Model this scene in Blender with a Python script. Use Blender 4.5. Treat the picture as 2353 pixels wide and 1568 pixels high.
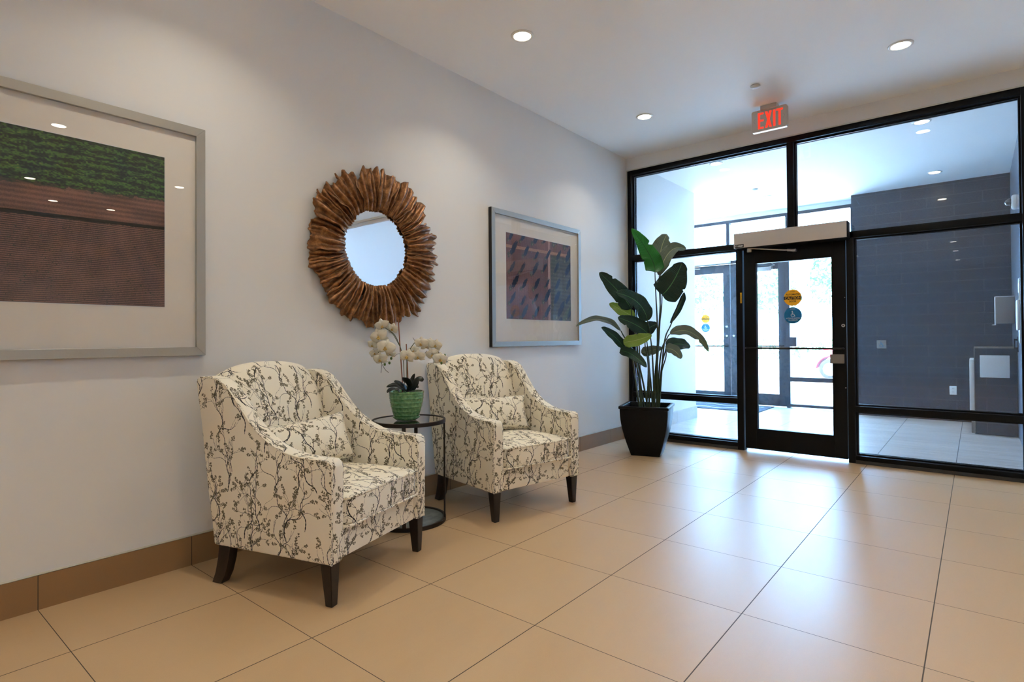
import bpy, bmesh, math, random
import numpy as np
from mathutils import Vector, Matrix
for o in list(bpy.data.objects): bpy.data.objects.remove(o)
SC = bpy.context.scene
COL = SC.collection
PI = math.pi
# ------------------------------------------------------------------ camera
cam_d = bpy.data.cameras.new('camera'); cam = bpy.data.objects.new('camera', cam_d); COL.objects.link(cam)
CAM = Vector((3.113, -5.891, 1.142))
F = Vector((-0.635, 0.772, 0.010)).normalized()
R = Vector((0.772, 0.635, -0.007)); R = (R - F * R.dot(F)).normalized()
U = R.cross(F)
cam.matrix_world = Matrix(((R.x, U.x, -F.x, CAM.x), (R.y, U.y, -F.y, CAM.y), (R.z, U.z, -F.z, CAM.z), (0, 0, 0, 1)))
cam_d.sensor_width = 36.0; cam_d.sensor_fit = 'HORIZONTAL'
cam_d.lens = 36.0 * 1296.96 / 2353.0
cam_d.shift_y = (766.26 - 784.0) / 2353.0
cam_d.clip_start = 0.05; cam_d.clip_end = 200
SC.camera = cam
# ------------------------------------------------------------------ world, sun, exposure
SC.view_settings.view_transform = 'Standard'; SC.view_settings.look = 'None'
SC.view_settings.gamma = 1.0; SC.view_settings.use_curve_mapping = False
SC.view_settings.exposure = 0.0
SC.cycles.max_bounces = 10; SC.cycles.diffuse_bounces = 5; SC.cycles.glossy_bounces = 5
SC.cycles.transmission_bounces = 8; SC.cycles.transparent_max_bounces = 24
SC.cycles.caustics_reflective = False; SC.cycles.caustics_refractive = False
SC.cycles.sample_clamp_indirect = 60.0
world = bpy.data.worlds.new('sky'); SC.world = world; world.use_nodes = True
bg = world.node_tree.nodes['Background']
bg.inputs[0].default_value = (0.27, 0.575, 1.0, 1); bg.inputs[1].default_value = 36.0
sun_d = bpy.data.lights.new('sun', 'SUN'); sun_d.energy = 60.0; sun_d.angle = 0.01; sun_d.color = (1.0, 0.95, 0.88)
sun = bpy.data.objects.new('sun', sun_d); COL.objects.link(sun)
sun.rotation_euler = (math.radians(38), 0, math.radians(-25)); sun.location = (0, 0, 12)
LAMP_W = 6.2            # watts of each ceiling downlight
LAMP_COL = (1.0, 0.93, 0.77)
# ------------------------------------------------------------------ helpers
def empty(name, loc=(0, 0, 0), rz=0.0):
    o = bpy.data.objects.new(name, None); o.location = loc; o.rotation_euler = (0, 0, rz); o.empty_display_size = 0.1
    COL.objects.link(o); return o
def tag(o, label=None, cat=None, group=None, kind=None):
    if label: o['label'] = label
    if cat: o['category'] = cat
    if group: o['group'] = group
    if kind: o['kind'] = kind
    return o
def link(name, me, mat=None, parent=None, smooth=None, label=None):
    if mat is not None and not me.materials: me.materials.append(mat)
    if smooth is not None:
        me.polygons.foreach_set('use_smooth', [True] * len(me.polygons))
        if smooth < 180: me.set_sharp_from_angle(angle=math.radians(smooth))
    o = bpy.data.objects.new(name, me); COL.objects.link(o)
    if parent is not None: o.parent = parent
    if label: o['label'] = label
    return o
def fin(bm, name='m'):
    bmesh.ops.recalc_face_normals(bm, faces=bm.faces)
    me = bpy.data.meshes.new(name); bm.to_mesh(me); bm.free(); return me
def add_box(bm, x0, x1, y0, y1, z0, z1, bev=0.0, seg=2):
    vs = [bm.verts.new(p) for p in [(x0,y0,z0),(x1,y0,z0),(x1,y1,z0),(x0,y1,z0),(x0,y0,z1),(x1,y0,z1),(x1,y1,z1),(x0,y1,z1)]]
    fs = [bm.faces.new([vs[i] for i in q]) for q in [(0,3,2,1),(4,5,6,7),(0,1,5,4),(1,2,6,5),(2,3,7,6),(3,0,4,7)]]
    if bev > 0:
        es = list({e for f in fs for e in f.edges})
        bmesh.ops.bevel(bm, geom=es, offset=bev, segments=seg, affect='EDGES', profile=0.6)
def box(name, b, mat, parent=None, bev=0.0, seg=2, smooth=None, label=None):
    bm = bmesh.new(); add_box(bm, *b, bev=bev, seg=seg); return link(name, fin(bm, name), mat, parent, (40 if bev else None) if smooth is None else smooth, label)
def boxes(name, bl, mat, parent=None, bev=0.0, label=None):
    bm = bmesh.new()
    for b in bl: add_box(bm, *b, bev=bev)
    return link(name, fin(bm, name), mat, parent, 40 if bev else None, label)
def prism(bm, pts, y0, y1, bev=0.0, seg=3, axis='y', ang=35):
    """closed outline pts (a, b) extruded along an axis"""
    def P(a, b, t): return {'y': (a, t, b), 'x': (t, a, b), 'z': (a, b, t)}[axis]
    v0 = [bm.verts.new(P(a, b, y0)) for a, b in pts]; v1 = [bm.verts.new(P(a, b, y1)) for a, b in pts]
    n = len(pts); fs = [bm.faces.new(v0), bm.faces.new(v1[::-1])]
    for i in range(n): fs.append(bm.faces.new([v0[i], v0[(i+1) % n], v1[(i+1) % n], v1[i]]))
    bmesh.ops.recalc_face_normals(bm, faces=fs)
    if bev > 0:
        es = [e for e in {e for f in fs for e in f.edges} if e.calc_face_angle(0) > math.radians(ang)]
        bmesh.ops.bevel(bm, geom=es, offset=bev, segments=seg, affect='EDGES', profile=0.5)
def tube(bm, path, r, n=8, close=False):
    path = [Vector(p) for p in path]; m = len(path); rings = []
    rs = r if isinstance(r, (list, tuple)) else [r] * m
    up = Vector((0, 0, 1))
    prev = None
    for i, p in enumerate(path):
        if close: t = (path[(i+1) % m] - path[i-1]).normalized()
        else: t = (path[min(i+1, m-1)] - path[max(i-1, 0)]).normalized()
        if prev is None:
            a = up if abs(t.z) < 0.9 else Vector((1, 0, 0)); s = t.cross(a).normalized()
        else: s = (prev - t * prev.dot(t)).normalized()
        prev = s; u = t.cross(s)
        rings.append([bm.verts.new(p + (s * math.cos(2*PI*k/n) + u * math.sin(2*PI*k/n)) * rs[i]) for k in range(n)])
    for i in range(m if close else m-1):
        a, b = rings[i], rings[(i+1) % m]
        for k in range(n): bm.faces.new([a[k], a[(k+1) % n], b[(k+1) % n], b[k]])
    if not close: bm.faces.new(rings[0][::-1]); bm.faces.new(rings[-1])
def lathe(bm, prof, n=48, c=(0, 0, 0), close=False):
    """profile (r, z) spun round z"""
    rings = []
    for r, z in prof:
        rings.append([bm.verts.new((c[0] + r*math.cos(2*PI*k/n), c[1] + r*math.sin(2*PI*k/n), c[2] + z)) for k in range(n)] if r > 1e-6 else [bm.verts.new((c[0], c[1], c[2] + z))])
    m = len(rings)
    for i in range(m if close else m-1):
        a, b = rings[i], rings[(i+1) % m]
        for k in range(n):
            q = []
            for v in ((a[k % len(a)]), (a[(k+1) % len(a)]), (b[(k+1) % len(b)]), (b[k % len(b)])):
                if v not in q: q.append(v)
            if len(q) > 2: bm.faces.new(q)
def disc(bm, c, r, axis='z', n=32, t=0.002):
    """short solid disc starting at c with thickness t along the axis"""
    v = []
    for s in (0, t):
        ring = []
        for k in range(n):
            a, b = r*math.cos(2*PI*k/n), r*math.sin(2*PI*k/n)
            p = {'z': (a, b, s), 'y': (a, s, b), 'x': (s, a, b)}[axis]
            ring.append(bm.verts.new((c[0]+p[0], c[1]+p[1], c[2]+p[2])))
        v.append(ring)
    bm.faces.new(v[0]); bm.faces.new(v[1][::-1])
    for k in range(n): bm.faces.new([v[0][k], v[0][(k+1) % n], v[1][(k+1) % n], v[1][k]])
def superbox(name, a, b, c, p, mat, parent, crown=0.0, n=14, center=(0, 0, 0), label=None):
    bm = bmesh.new(); bmesh.ops.create_cube(bm, size=2.0)
    bmesh.ops.subdivide_edges(bm, edges=bm.edges, cuts=n, use_grid_fill=True)
    for v in bm.verts:
        x, y, z = [math.copysign(abs(q) ** 0.8, q) for q in v.co]
        k = (abs(x)**p + abs(y)**p + abs(z)**p) ** (1.0/p); x, y, z = x/k, y/k, z/k
        zz = c*z + (crown*(1-x*x)*(1-y*y) if z > 0 else 0)
        v.co = (a*x + center[0], b*y + center[1], zz + center[2])
    return link(name, fin(bm, name), mat, parent, 180, label)
def text_mesh(body, size, extrude=0.0, bold=0.0, align='CENTER'):
    c = bpy.data.curves.new('t', 'FONT'); c.body = body; c.size = size; c.extrude = extrude; c.offset = bold
    c.align_x = align; c.align_y = 'CENTER'; c.resolution_u = 3
    o = bpy.data.objects.new('t', c); COL.objects.link(o)
    bpy.context.view_layer.update()
    me = bpy.data.meshes.new_from_object(o.evaluated_get(bpy.context.evaluated_depsgraph_get()))
    bpy.data.objects.remove(o); me.materials.clear(); return me
def text_on_y(name, body, w, h, x, y, z, mat, parent=None, bold=0.0, extrude=0.0006, label=None):
    """lettering facing -y, fitted to width w and height h, centred on x, z"""
    me = text_mesh(body, 1.0, 0.0, bold)
    co = np.array([v.co[:] for v in me.vertices]); lo, hi = co.min(0), co.max(0)
    for v in me.vertices:
        u = ((v.co.x - lo[0]) / (hi[0]-lo[0]) - .5) * w; t = ((v.co.y - lo[1]) / (hi[1]-lo[1]) - .5) * h
        v.co = (x + u, y, z + t)
    bm = bmesh.new(); bm.from_mesh(me)
    r = bmesh.ops.extrude_face_region(bm, geom=bm.faces[:])
    for v in [g for g in r['geom'] if isinstance(g, bmesh.types.BMVert)]: v.co.y -= extrude
    me2 = fin(bm, name); return link(name, me2, mat, parent, None, label)
# ------------------------------------------------------------------ materials
def srgb(r, g, b):
    f = lambda c: (c/255/12.92) if c/255 <= .04045 else ((c/255 + .055)/1.055) ** 2.4
    return (f(r), f(g), f(b), 1.0)
def mat_new(name):
    m = bpy.data.materials.new(name); m.use_nodes = True; nt = m.node_tree
    return m, nt, nt.nodes['Principled BSDF']
def N(nt, t, **kw):
    n = nt.nodes.new(t)
    for k, v in kw.items():
        if k.startswith('i_'):
            key = k[2:]; key = int(key) if key.isdigit() else key.replace('_', ' ')
            n.inputs[key].default_value = v
        else: setattr(n, k, v)
    return n
def simple(name, col, rough=0.5, metal=0.0, spec=0.5, bump=0.0, bscale=60.0, var=0.0, vscale=4.0, coat=0.0, trans=0.0):
    m, nt, p = mat_new(name); L = nt.links
    p.inputs['Base Color'].default_value = col; p.inputs['Roughness'].default_value = rough
    p.inputs['Metallic'].default_value = metal; p.inputs['Specular IOR Level'].default_value = spec
    p.inputs['Coat Weight'].default_value = coat
    tc = N(nt, 'ShaderNodeTexCoord')
    if var > 0:
        nz = N(nt, 'ShaderNodeTexNoise'); nz.inputs['Scale'].default_value = vscale; nz.inputs['Detail'].default_value = 5
        L.new(tc.outputs['Object'], nz.inputs['Vector'])
        mx = N(nt, 'ShaderNodeMix', data_type='RGBA'); mx.inputs['A'].default_value = tuple(c*(1-var) for c in col[:3]) + (1,)
        mx.inputs['B'].default_value = tuple(min(1, c*(1+var)) for c in col[:3]) + (1,)
        L.new(nz.outputs['Fac'], mx.inputs['Factor']); L.new(mx.outputs['Result'], p.inputs['Base Color'])
    if bump > 0:
        nb = N(nt, 'ShaderNodeTexNoise'); nb.inputs['Scale'].default_value = bscale; nb.inputs['Detail'].default_value = 4
        bp = N(nt, 'ShaderNodeBump'); bp.inputs['Strength'].default_value = bump; bp.inputs['Distance'].default_value = 0.002
        L.new(tc.outputs['Object'], nb.inputs['Vector']); L.new(nb.outputs['Fac'], bp.inputs['Height']); L.new(bp.outputs['Normal'], p.inputs['Normal'])
    return m
def emit(name, col, s):
    m, nt, p = mat_new(name); p.inputs['Base Color'].default_value = (0, 0, 0, 1)
    p.inputs['Emission Color'].default_value = col; p.inputs['Emission Strength'].default_value = s; return m
def glass_mat(name, tint=(0.96, 0.985, 1.0, 1), refl=1.0, glare_haze=0.0):
    """thin sheet: clear with a Fresnel reflection on its front faces and a slight painted dust"""
    m = bpy.data.materials.new(name); m.use_nodes = True; nt = m.node_tree; nt.nodes.clear(); L = nt.links
    out = N(nt, 'ShaderNodeOutputMaterial'); mx = N(nt, 'ShaderNodeMixShader')
    tr = N(nt, 'ShaderNodeBsdfTransparent'); tr.inputs[0].default_value = tuple(math.sqrt(c) for c in tint)
    gl = N(nt, 'ShaderNodeBsdfGlossy'); gl.inputs['Roughness'].default_value = 0.0
    fr = N(nt, 'ShaderNodeFresnel'); fr.inputs['IOR'].default_value = 1.5
    geo = N(nt, 'ShaderNodeNewGeometry'); inv = N(nt, 'ShaderNodeMath', operation='SUBTRACT'); inv.inputs[0].default_value = 1.0; L.new(geo.outputs['Backfacing'], inv.inputs[1])
    mu = N(nt, 'ShaderNodeMath', operation='MULTIPLY'); mu.inputs[1].default_value = refl
    m2 = N(nt, 'ShaderNodeMath', operation='MULTIPLY'); m2.use_clamp = True
    L.new(fr.outputs[0], mu.inputs[0]); L.new(mu.outputs[0], m2.inputs[0]); L.new(inv.outputs[0], m2.inputs[1])
    L.new(m2.outputs[0], mx.inputs[0]); L.new(tr.outputs[0], mx.inputs[1]); L.new(gl.outputs[0], mx.inputs[2]); sh = mx.outputs[0]
    if glare_haze:
        tl = N(nt, 'ShaderNodeBsdfTranslucent'); tl.inputs[0].default_value = (.9, .9, .9, 1); md = N(nt, 'ShaderNodeMixShader'); md.inputs[0].default_value = glare_haze  # translucent mix imitates the veiling glare of daylight seen through the panes
        L.new(sh, md.inputs[1]); L.new(tl.outputs[0], md.inputs[2]); sh = md.outputs[0]
    L.new(sh, out.inputs[0]); return m
def math_n(nt, op, a, b=None, clamp=False):
    n = N(nt, 'ShaderNodeMath', operation=op); n.use_clamp = clamp
    for i, v in enumerate((a, b)):
        if v is None: continue
        if isinstance(v, (int, float)): n.inputs[i].default_value = v
        else: nt.links.new(v, n.inputs[i])
    return n.outputs[0]
def line_mask(nt, coord, start, period, width):
    """1 on a joint line of the given width, 0 on the tile"""
    t = math_n(nt, 'DIVIDE', math_n(nt, 'SUBTRACT', coord, start), period)
    fr = math_n(nt, 'SUBTRACT', math_n(nt, 'FRACT', math_n(nt, 'ADD', t, 0.5)), 0.5)
    return math_n(nt, 'LESS_THAN', math_n(nt, 'ABSOLUTE', fr), width / 2 / period)
def tile_floor(name, x0, px, wx, y0, py, wy, ca, cb, grout, rough, stretch, streak=0.5, spec=0.5, bumpd=0.0008, extra=None):
    m, nt, p = mat_new(name); L = nt.links
    geo = N(nt, 'ShaderNodeNewGeometry'); sep = N(nt, 'ShaderNodeSeparateXYZ'); L.new(geo.outputs['Position'], sep.inputs[0])
    mask = math_n(nt, 'MAXIMUM', line_mask(nt, sep.outputs['X'], x0, px, wx), line_mask(nt, sep.outputs['Y'], y0, py, wy))
    # per tile shade
    ix = math_n(nt, 'FLOOR', math_n(nt, 'DIVIDE', math_n(nt, 'SUBTRACT', sep.outputs['X'], x0), px))
    iy = math_n(nt, 'FLOOR', math_n(nt, 'DIVIDE', math_n(nt, 'SUBTRACT', sep.outputs['Y'], y0), py))
    cmb = N(nt, 'ShaderNodeCombineXYZ'); L.new(ix, cmb.inputs[0]); L.new(iy, cmb.inputs[1])
    wn = N(nt, 'ShaderNodeTexWhiteNoise', noise_dimensions='2D'); L.new(cmb.outputs[0], wn.inputs['Vector'])
    mp = N(nt, 'ShaderNodeMapping'); mp.inputs['Scale'].default_value = stretch; L.new(geo.outputs['Position'], mp.inputs['Vector'])
    off = N(nt, 'ShaderNodeVectorMath', operation='MULTIPLY_ADD'); L.new(wn.outputs['Color'], off.inputs[0]); off.inputs[1].default_value = (7, 7, 7); L.new(mp.outputs[0], off.inputs[2])
    nz = N(nt, 'ShaderNodeTexNoise'); nz.inputs['Scale'].default_value = 1.0; nz.inputs['Detail'].default_value = 7; nz.inputs['Roughness'].default_value = 0.62
    nz.inputs['Distortion'].default_value = 0.6
    L.new(off.outputs[0], nz.inputs['Vector'])
    fine = N(nt, 'ShaderNodeTexNoise'); fine.inputs['Scale'].default_value = 260; fine.inputs['Detail'].default_value = 2; L.new(geo.outputs['Position'], fine.inputs['Vector'])
    f = math_n(nt, 'ADD', math_n(nt, 'MULTIPLY', math_n(nt, 'SUBTRACT', nz.outputs['Fac'], 0.5), streak), math_n(nt, 'MULTIPLY', math_n(nt, 'SUBTRACT', fine.outputs['Fac'], 0.5), 0.35))
    f = math_n(nt, 'ADD', f, math_n(nt, 'MULTIPLY', math_n(nt, 'SUBTRACT', wn.outputs['Value'], 0.5), 0.18))
    f = math_n(nt, 'ADD', f, 0.5, True)
    mx = N(nt, 'ShaderNodeMix', data_type='RGBA'); mx.inputs['A'].default_value = ca; mx.inputs['B'].default_value = cb; L.new(f, mx.inputs['Factor'])
    m2 = N(nt, 'ShaderNodeMix', data_type='RGBA'); L.new(mask, m2.inputs['Factor']); L.new(mx.outputs['Result'], m2.inputs['A']); m2.inputs['B'].default_value = grout
    L.new(m2.outputs['Result'], p.inputs['Base Color'])
    r = math_n(nt, 'ADD', math_n(nt, 'MULTIPLY', mask, 0.5), math_n(nt, 'ADD', math_n(nt, 'MULTIPLY', nz.outputs['Fac'], 0.10), rough - 0.05), True)
    L.new(r, p.inputs['Roughness']); p.inputs['Specular IOR Level'].default_value = spec
    bp = N(nt, 'ShaderNodeBump'); bp.inputs['Strength'].default_value = 0.6; bp.inputs['Distance'].default_value = bumpd
    L.new(math_n(nt, 'SUBTRACT', 1.0, mask), bp.inputs['Height']); L.new(bp.outputs['Normal'], p.inputs['Normal'])
    return m
def brick_clad(name, use_x, base, base2, joint, z0=0.281, row=0.145, ln=0.59, x0=2.608):
    """running-bond wall tile laid in world coordinates"""
    m, nt, p = mat_new(name); L = nt.links
    geo = N(nt, 'ShaderNodeNewGeometry'); sep = N(nt, 'ShaderNodeSeparateXYZ'); L.new(geo.outputs['Position'], sep.inputs[0])
    h = sep.outputs['X'] if use_x else sep.outputs['Y']
    rowi = math_n(nt, 'FLOOR', math_n(nt, 'DIVIDE', math_n(nt, 'SUBTRACT', sep.outputs['Z'], z0), row))
    odd = math_n(nt, 'FLOORED_MODULO', rowi, 2.0)
    hh = math_n(nt, 'ADD', h, math_n(nt, 'MULTIPLY', odd, ln/2))
    mask = math_n(nt, 'MAXIMUM', line_mask(nt, sep.outputs['Z'], z0, row, 0.0028), line_mask(nt, hh, x0, ln, 0.0028))
    mp = N(nt, 'ShaderNodeMapping'); mp.inputs['Scale'].default_value = (8, 8, 140); L.new(geo.outputs['Position'], mp.inputs['Vector'])
    nz = N(nt, 'ShaderNodeTexNoise'); nz.inputs['Scale'].default_value = 1.0; nz.inputs['Detail'].default_value = 4; L.new(mp.outputs[0], nz.inputs['Vector'])
    mx = N(nt, 'ShaderNodeMix', data_type='RGBA'); mx.inputs['A'].default_value = base; mx.inputs['B'].default_value = base2; L.new(nz.outputs['Fac'], mx.inputs['Factor'])
    m2 = N(nt, 'ShaderNodeMix', data_type='RGBA'); L.new(mask, m2.inputs['Factor']); L.new(mx.outputs['Result'], m2.inputs['A']); m2.inputs['B'].default_value = joint
    L.new(m2.outputs['Result'], p.inputs['Base Color']); p.inputs['Roughness'].default_value = 0.32; p.inputs['Specular IOR Level'].default_value = 0.5
    return m
def image_mat(name, arr, rough=0.6, proj_scale=None, offset=(0, 0, 0), sheen=0.0, weave=0.0):
    """material whose colours come from an array computed in this script"""
    if isinstance(arr, bpy.types.Image): img = arr
    else:
        h, w, _ = arr.shape
        img = bpy.data.images.new(name, w, h); a = np.ones((h, w, 4), np.float32); a[..., :3] = np.clip(arr[::-1], 0, 1)
        img.pixels.foreach_set(a.ravel()); img.update(); img.pack()
    m, nt, p = mat_new(name); L = nt.links
    tc = N(nt, 'ShaderNodeTexCoord'); tx = N(nt, 'ShaderNodeTexImage'); tx.image = img; tx.interpolation = 'Linear'
    if proj_scale:
        mp = N(nt, 'ShaderNodeMapping'); mp.inputs['Scale'].default_value = (proj_scale,)*3; mp.inputs['Location'].default_value = offset
        L.new(tc.outputs['Object'], mp.inputs['Vector']); L.new(mp.outputs[0], tx.inputs['Vector']); tx.projection = 'BOX'; tx.projection_blend = 0.06
    else: L.new(tc.outputs['UV'], tx.inputs['Vector'])
    L.new(tx.outputs['Color'], p.inputs['Base Color']); p.inputs['Roughness'].default_value = rough
    if sheen: p.inputs['Sheen Weight'].default_value = sheen
    if weave:
        nb = N(nt, 'ShaderNodeTexNoise'); nb.inputs['Scale'].default_value = 420; bp = N(nt, 'ShaderNodeBump'); bp.inputs['Strength'].default_value = weave; bp.inputs['Distance'].default_value = 0.001
        L.new(tc.outputs['Object'], nb.inputs['Vector']); L.new(nb.outputs['Fac'], bp.inputs['Height']); L.new(bp.outputs['Normal'], p.inputs['Normal'])
    return m, img
M = {}
M['wall'] = simple('wall_paint', srgb(226, 225, 222), 0.62, bump=0.10, bscale=180)
M['wall_vest'] = simple('vestibule_paint', srgb(232, 232, 232), 0.6)
M['ceil'] = simple('ceiling_paint', srgb(247, 247, 245), 0.7)
M['floor'] = tile_floor('lobby_tile', -0.089, 0.61, 0.0042, -5.313, 0.61, 0.0030, srgb(178, 146, 108), srgb(200, 169, 130), srgb(78, 68, 56), 0.38, (5, 1.2, 1), 0.55, 0.62)
M['vfloor'] = tile_floor('vestibule_tile', -0.04, 0.60, 0.006, 0.41, 0.30, 0.003, srgb(118, 110, 104), srgb(206, 200, 194), srgb(96, 96, 100), 0.32, (2.2, 22, 1), 1.5)
M['base'] = tile_floor('baseboard_tile', -9, 30, 0.001, -5.313, 0.61, 0.0035, srgb(138, 104, 68), srgb(158, 122, 82), srgb(78, 66, 54), 0.42, (1, 1.5, 5), 0.5)
M['vbase'] = tile_floor('vestibule_base_tile', -9.02, 30, 0.001, 1.35, 0.61, 0.0035, srgb(150, 140, 130), srgb(196, 186, 176), srgb(120, 116, 112), 0.4, (1, 1.5, 9), 0.8)
M['bead'] = simple('metal_bead', srgb(205, 203, 190), 0.35, 0.6)
M['clad_x'] = brick_clad('slate_cladding', True, srgb(22, 27, 38), srgb(40, 46, 58), srgb(98, 102, 110))
M['clad_y_glare'] = brick_clad('slate_cladding_glare', False, srgb(78, 86, 98), srgb(100, 108, 120), srgb(140, 146, 154), x0=0.2)  # same slate, with the daylight glare put into a lighter grey colour
M['alu'] = simple('black_aluminium', srgb(9, 10, 13), 0.42, 0.0, 0.2)
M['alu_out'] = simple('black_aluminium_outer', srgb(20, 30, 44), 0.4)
M['glass'] = glass_mat('clear_glass', (0.965, 0.985, 0.995, 1), 1.9, 0.009)
M['pane_art'] = glass_mat('picture_glass', (1, 1, 1, 1), 1.5)
M['chrome'] = simple('satin_chrome', srgb(190, 190, 190), 0.3, 1.0)
M['steel'] = simple('brushed_steel', srgb(150, 146, 142), 0.38, 0.9)
M['black'] = simple('black_plastic', srgb(14, 14, 16), 0.4)
M['rubber'] = simple('dark_sill', srgb(52, 50, 50), 0.7)
M['white'] = simple('white_plastic', srgb(226, 226, 224), 0.45)
M['operator'] = simple('putty_painted_metal', srgb(196, 188, 180), 0.45)
M['pot'] = simple('matte_black_planter', srgb(8, 9, 12), 0.42, spec=0.2)
M['soil'] = simple('dark_soil', srgb(26, 20, 16), 0.95, bump=1.0, bscale=90)
M['darkwood'] = simple('espresso_wood', srgb(26, 16, 14), 0.32, var=0.3, vscale=9)
M['bronze'] = simple('dark_bronze_metal', srgb(46, 38, 34), 0.45, 0.5)
M['table_glass'] = glass_mat('smoked_table_glass', (0.42, 0.45, 0.46, 1), 2.2)
M['silver'] = simple('champagne_silver_frame', srgb(186, 184, 176), 0.36, 0.75, bump=0.15, bscale=140)
M['frame_side'] = simple('dark_frame_side', srgb(26, 22, 20), 0.5)
M['mat_board'] = simple('mat_board', srgb(232, 226, 216), 0.8)
M['mirror'] = simple('mirror_silvering', (0.93, 0.95, 0.96, 1), 0.0, 1.0)
M['lamp_trim'] = simple('lamp_trim', srgb(225, 225, 222), 0.4)
M['lens'] = emit('lamp_lens', (1.0, 0.88, 0.70, 1), 32.0)
M['exit_red'] = emit('exit_red', (1.0, 0.045, 0.02, 1), 1.25)
M['yellow'] = simple('yellow_vinyl', srgb(236, 178, 40), 0.5)
M['blue'] = simple('blue_vinyl', srgb(20, 110, 150), 0.5)
M['ink'] = simple('black_ink', srgb(16, 16, 14), 0.6)
M['white_ink'] = simple('white_ink', srgb(235, 240, 242), 0.6)
def sticker_mat(name, col, tr=0.35):
    m, nt, p = mat_new(name); L = nt.links
    p.inputs['Base Color'].default_value = col; p.inputs['Roughness'].default_value = 0.5
    t = N(nt, 'ShaderNodeBsdfTranslucent'); t.inputs[0].default_value = col
    mx = N(nt, 'ShaderNodeMixShader'); mx.inputs[0].default_value = tr
    out = nt.nodes['Material Output']; L.new(p.outputs[0], mx.inputs[1]); L.new(t.outputs[0], mx.inputs[2]); L.new(mx.outputs[0], out.inputs[0]); return m
M['yellow'] = sticker_mat('yellow_vinyl', srgb(244, 186, 44), 0.3); M['blue'] = sticker_mat('blue_vinyl', srgb(20, 122, 168), 0.25)
def fill_blind_mat(name, k):
    m, nt, p = mat_new(name); L = nt.links; p.inputs['Base Color'].default_value = srgb(225, 225, 222); p.inputs['Roughness'].default_value = .9
    t = N(nt, 'ShaderNodeBsdfTranslucent'); t.inputs[0].default_value = (.9, .9, .9, 1); mx = N(nt, 'ShaderNodeMixShader'); mx.inputs[0].default_value = k
    L.new(p.outputs[0], mx.inputs[1]); L.new(t.outputs[0], mx.inputs[2]); L.new(mx.outputs[0], nt.nodes['Material Output'].inputs[0]); return m
M['blind'] = fill_blind_mat('fill_blind_fabric', .10); M['fill_blind_thick'] = fill_blind_mat('fill_blind_fabric_heavy', .038)  # blind cloth of the two added windows, passing sky light as fill
# bronze driftwood of the mirror frame
def bark():
    m, nt, p = mat_new('bronzed_bark'); L = nt.links
    tc = N(nt, 'ShaderNodeTexCoord')
    n1 = N(nt, 'ShaderNodeTexNoise'); n1.inputs['Scale'].default_value = 26; n1.inputs['Detail'].default_value = 8; n1.inputs['Roughness'].default_value = 0.7
    L.new(tc.outputs['Object'], n1.inputs['Vector'])
    cr = N(nt, 'ShaderNodeValToRGB'); L.new(n1.outputs['Fac'], cr.inputs[0])
    e = cr.color_ramp.elements; e[0].position = 0.30; e[0].color = srgb(70, 46, 30); e[1].position = 0.72; e[1].color = srgb(206, 150, 96)
    x = cr.color_ramp.elements.new(0.52); x.color = srgb(144, 98, 60)
    L.new(cr.outputs[0], p.inputs['Base Color']); p.inputs['Metallic'].default_value = 0.5; p.inputs['Roughness'].default_value = 0.36
    bp = N(nt, 'ShaderNodeBump'); bp.inputs['Strength'].default_value = 0.5; bp.inputs['Distance'].default_value = 0.003
    n2 = N(nt, 'ShaderNodeTexNoise'); n2.inputs['Scale'].default_value = 120; n2.inputs['Detail'].default_value = 5; L.new(tc.outputs['Object'], n2.inputs['Vector'])
    L.new(n2.outputs['Fac'], bp.inputs['Height']); L.new(bp.outputs['Normal'], p.inputs['Normal']); return m
M['bark'] = bark()
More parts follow.
